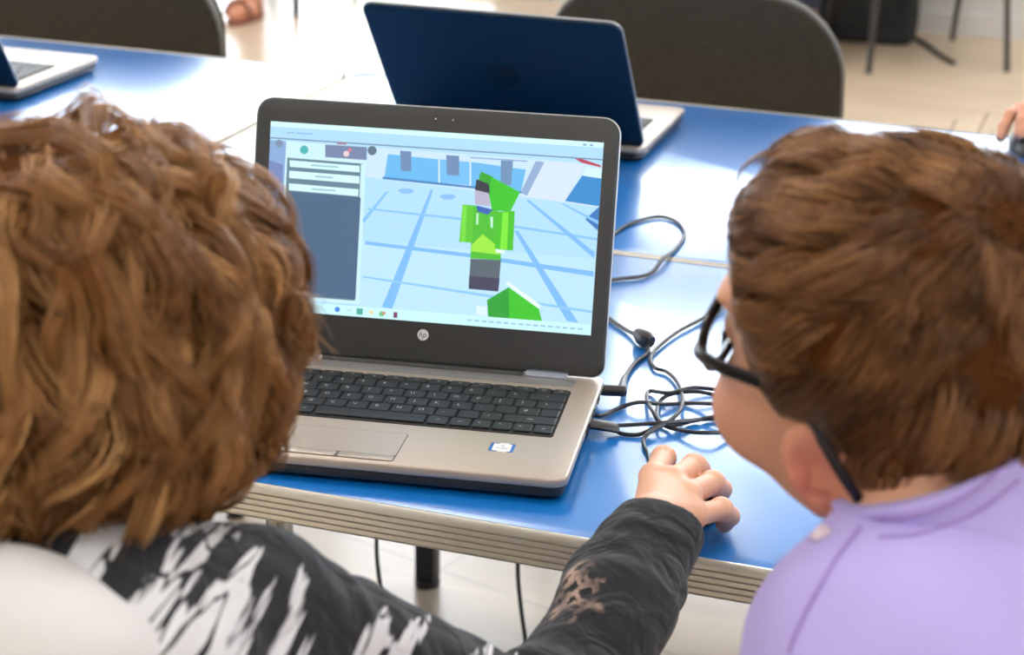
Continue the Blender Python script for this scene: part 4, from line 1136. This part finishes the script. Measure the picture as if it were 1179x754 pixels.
# ---- people in the background
def figure(label, base, rz, shirt, hand=None, seat=.46, floor_y=.0):
    """seated adult-sized figure; base under the hips, local +y is where it faces"""
    t = thing('person', label, 'person', (base[0], base[1], 0), rz)
    PL = np.array([0, 0, seat + .11]); CH = np.array([0, .03, seat + .38]); NB = np.array([0, .03, seat + .56]); H = Head((0, .06, seat + .74), (0, 1, -.1), (0, .1, 1), 1.05)
    Rz = np.array([[math.cos(rz), math.sin(rz), 0], [-math.sin(rz), math.cos(rz), 0], [0, 0, 1]])
    tol = lambda p: Rz @ (np.asarray(p) - np.array([base[0], base[1], 0]))
    SH = [np.array([s * .17, .03, seat + .50]) for s in (-1, 1)]
    EL = [np.array([s * .24, .10, seat + .22]) for s in (-1, 1)]; WR = [np.array([s * .13, .34, seat + .15]) for s in (-1, 1)]
    hd = None
    if hand is not None:
        hd = {k: ([[tol(p) for p in f] for f in v] if k == 'fingers' else [tol(p) for p in v] if k == 'thumb' else tol(v)) for k, v in hand.items()}
        WR[1] = hd['wrist'] + np.array([0, -.03, .005]); EL[1] = (SH[1] + WR[1]) / 2 + np.array([.08, -.04, -.10])
    def limbs(P, r): return np.minimum(*[smin(cone(P, SH[i], EL[i], r[0], r[1]), cone(P, EL[i], WR[i], r[1], r[2]), .02) for i in (0, 1)])
    def legs(P, r):
        d = None
        for s in (-1, 1):
            kn = np.array([s * .13, .44, seat + .04]); ft = np.array([s * .14, .40, .09])
            c = smin(cone(P, PL + np.array([s * .09, 0, 0]), kn, r[0], r[1]), cone(P, kn, ft, r[1], r[2]), .02); d = c if d is None else np.minimum(d, c)
        return d
    def feet(P, g=0): return np.minimum(*[np.maximum(smin(ell(P, (s * .145, .45, .035), (.042 + g, .12 + g, .04 + g)), cone(P, (s * .14, .40, .09), (s * .14, .40, .04), .038 + g, .04 + g), .03), -(P[:, 2] - .004)) for s in (-1, 1)])
    def tor(P): return smin(cone(P, NB + np.array([0, -.02, -.10]), CH, .12, .14), cone(P, CH, PL, .14, .15), .05)
    def bodyf(P):
        d = smin(H(P), cone(P, H.w((-.035, 0, -.06)), NB, .052, .058), .02); d = smin(d, tor(P), .03); d = smin(d, limbs(P, (.05, .04, .026)), .02); d = smin(d, legs(P, (.08, .06, .042)), .03); d = smin(d, feet(P), .02)
        for i in (0, 1):
            if i == 1 and hd: continue
            d = smin(d, ell(P, WR[i] + np.array([0, .06, -.005]), (.035, .06, .018)), .015)
            for k in range(4): d = smin(d, cone(P, WR[i] + np.array([(k - 1.5) * .018, .09, -.005]), WR[i] + np.array([(k - 1.5) * .02, .15, -.03]), .0095, .008), .005)
        return d
    V, F = mesh_sdf(bodyf, (-.42, -.3, -.02), (.42, .75, seat + .95), .014)
    if hd:
        c = hd['fingers'][1][0]; V1, F1 = mesh_sdf(lambda P: hand_sdf(P, hd), c - .13, c + .13, .003); F = np.concatenate([F, F1 + len(V)]); V = np.concatenate([V, V1])
    npmesh('body', V, F, 'skinb', t)
    def sf(P): return np.maximum(smin(tor(P) - .015, limbs(P, (.066, .052, .04)), .03) + wob(P, 30, 51, .004), -np.minimum(P[:, 2] - seat, 9)) 
    def sf2(P):
        d = sf(P); return smax(smax(d, -cone(P, NB, H.w((0, 0, 0)), .06, .07), .005), -(ln(P - WR[1]) - .055) if hd else -(ln(P - WR[0]) - .05), .004)
    V, F = mesh_sdf(sf2, (-.42, -.3, seat - .04), (.42, .75, seat + .75), .012); npmesh('shirt', V, F, shirt, t)
    def tf(P): return np.maximum(smin(legs(P, (.095, .075, .06)), ell(P, PL, (.17, .16, .12)), .03) + wob(P, 30, 52, .004), np.maximum(P[:, 2] - seat - .18, .20 - P[:, 2]))
    V, F = mesh_sdf(tf, (-.42, -.3, .1), (.42, .75, seat + .3), .014); npmesh('trousers', V, F, 'trousers', t)
    for s in (-1, 1):
        bm = bmesh.new(); prism(bm, [(s * .145 + .047 * math.cos(a), .45 + .128 * math.sin(a)) for a in np.linspace(0, 2 * PI, 24, endpoint=False)], .0, .016, .004, seg=2)
        tube(bm, [(s * .145 + .048 * math.cos(a), .50, .02 + .058 * math.sin(a)) for a in np.linspace(0, PI, 10)], .006, 8, sq=(.014, .004))
        tube(bm, [(s * .145 + .043 * math.cos(a), .41, .02 + .085 * math.sin(a)) for a in np.linspace(0, PI, 10)], .006, 8, sq=(.010, .004))
        obj('sandal', bm, 'redshoe', t)
    hx = lambda q: np.maximum(H.skull(q) - .012 + wob(q, 60, 53, .003), -hairline(q))
    V, F = mesh_sdf(hx, (-.17, -.13, -.12), (.15, .13, .16), .006)
    npmesh('hair', H.w(V), F, 'hair_short', t, attr={'rnd': np.full(len(V), .3)})
    return t

# hand on the far mouse: four fingers reaching towards the camera over the shell
mt = np.array([mp_[0], mp_[1] + .03, TZ])
HB = dict(wrist=mt + np.array([.045, .080, .045]), arm=mt + np.array([.11, .13, .05]),
          fingers=[[mt + np.array([x + .004, .030, .050]), mt + np.array([x - .002, .002, .052]), mt + np.array([x - .004, -.022, .042]), mt + np.array([x - .004, -.038, .028])] for x in (.026, .009, -.008)] +
          [[mt + np.array([-.020, .034, .044]), mt + np.array([-.030, .010, .042]), mt + np.array([-.035, -.008, .030]), mt + np.array([-.037, -.020, .018])]],
          thumb=[mt + np.array([.034, .050, .034]), mt + np.array([.040, .020, .022]), mt + np.array([.036, -.004, .014])])
HB['fingers'] = HB['fingers'][::1]
figure('person at the right edge whose fingers rest on a mouse on the back table', (mt[0] + .42, mt[1] + .52), PI - .25, 'greyshirt', HB)
ft = onz(274, 20, 0)
figure('person at the top edge showing one sandalled foot right of the left chair', (ft[0] - .10, ft[1] + .42), PI, 'greyshirt')
figure('person at the top edge with bare ankle showing above the middle chair back', (-.70, 5.33), PI + .35, 'lavender')
chair('far chair under the seated person whose ankle shows above the middle chair back', -.70, 5.34, .3)

# ------------------------------------------------------------------ light
w = bpy.data.worlds.new('world'); S.world = w; w.use_nodes = True
w.node_tree.nodes['Background'].inputs[0].default_value = (.86, .93, 1, 1); w.node_tree.nodes['Background'].inputs[1].default_value = 9.0
S.view_settings.view_transform = 'Standard'; S.view_settings.look = 'None'; S.view_settings.exposure = .18; S.view_settings.gamma = 1
S.view_settings.use_curve_mapping = False
S.cycles.use_denoising = True
S.cycles.max_bounces = 8; S.cycles.caustics_reflective = False; S.cycles.caustics_refractive = False
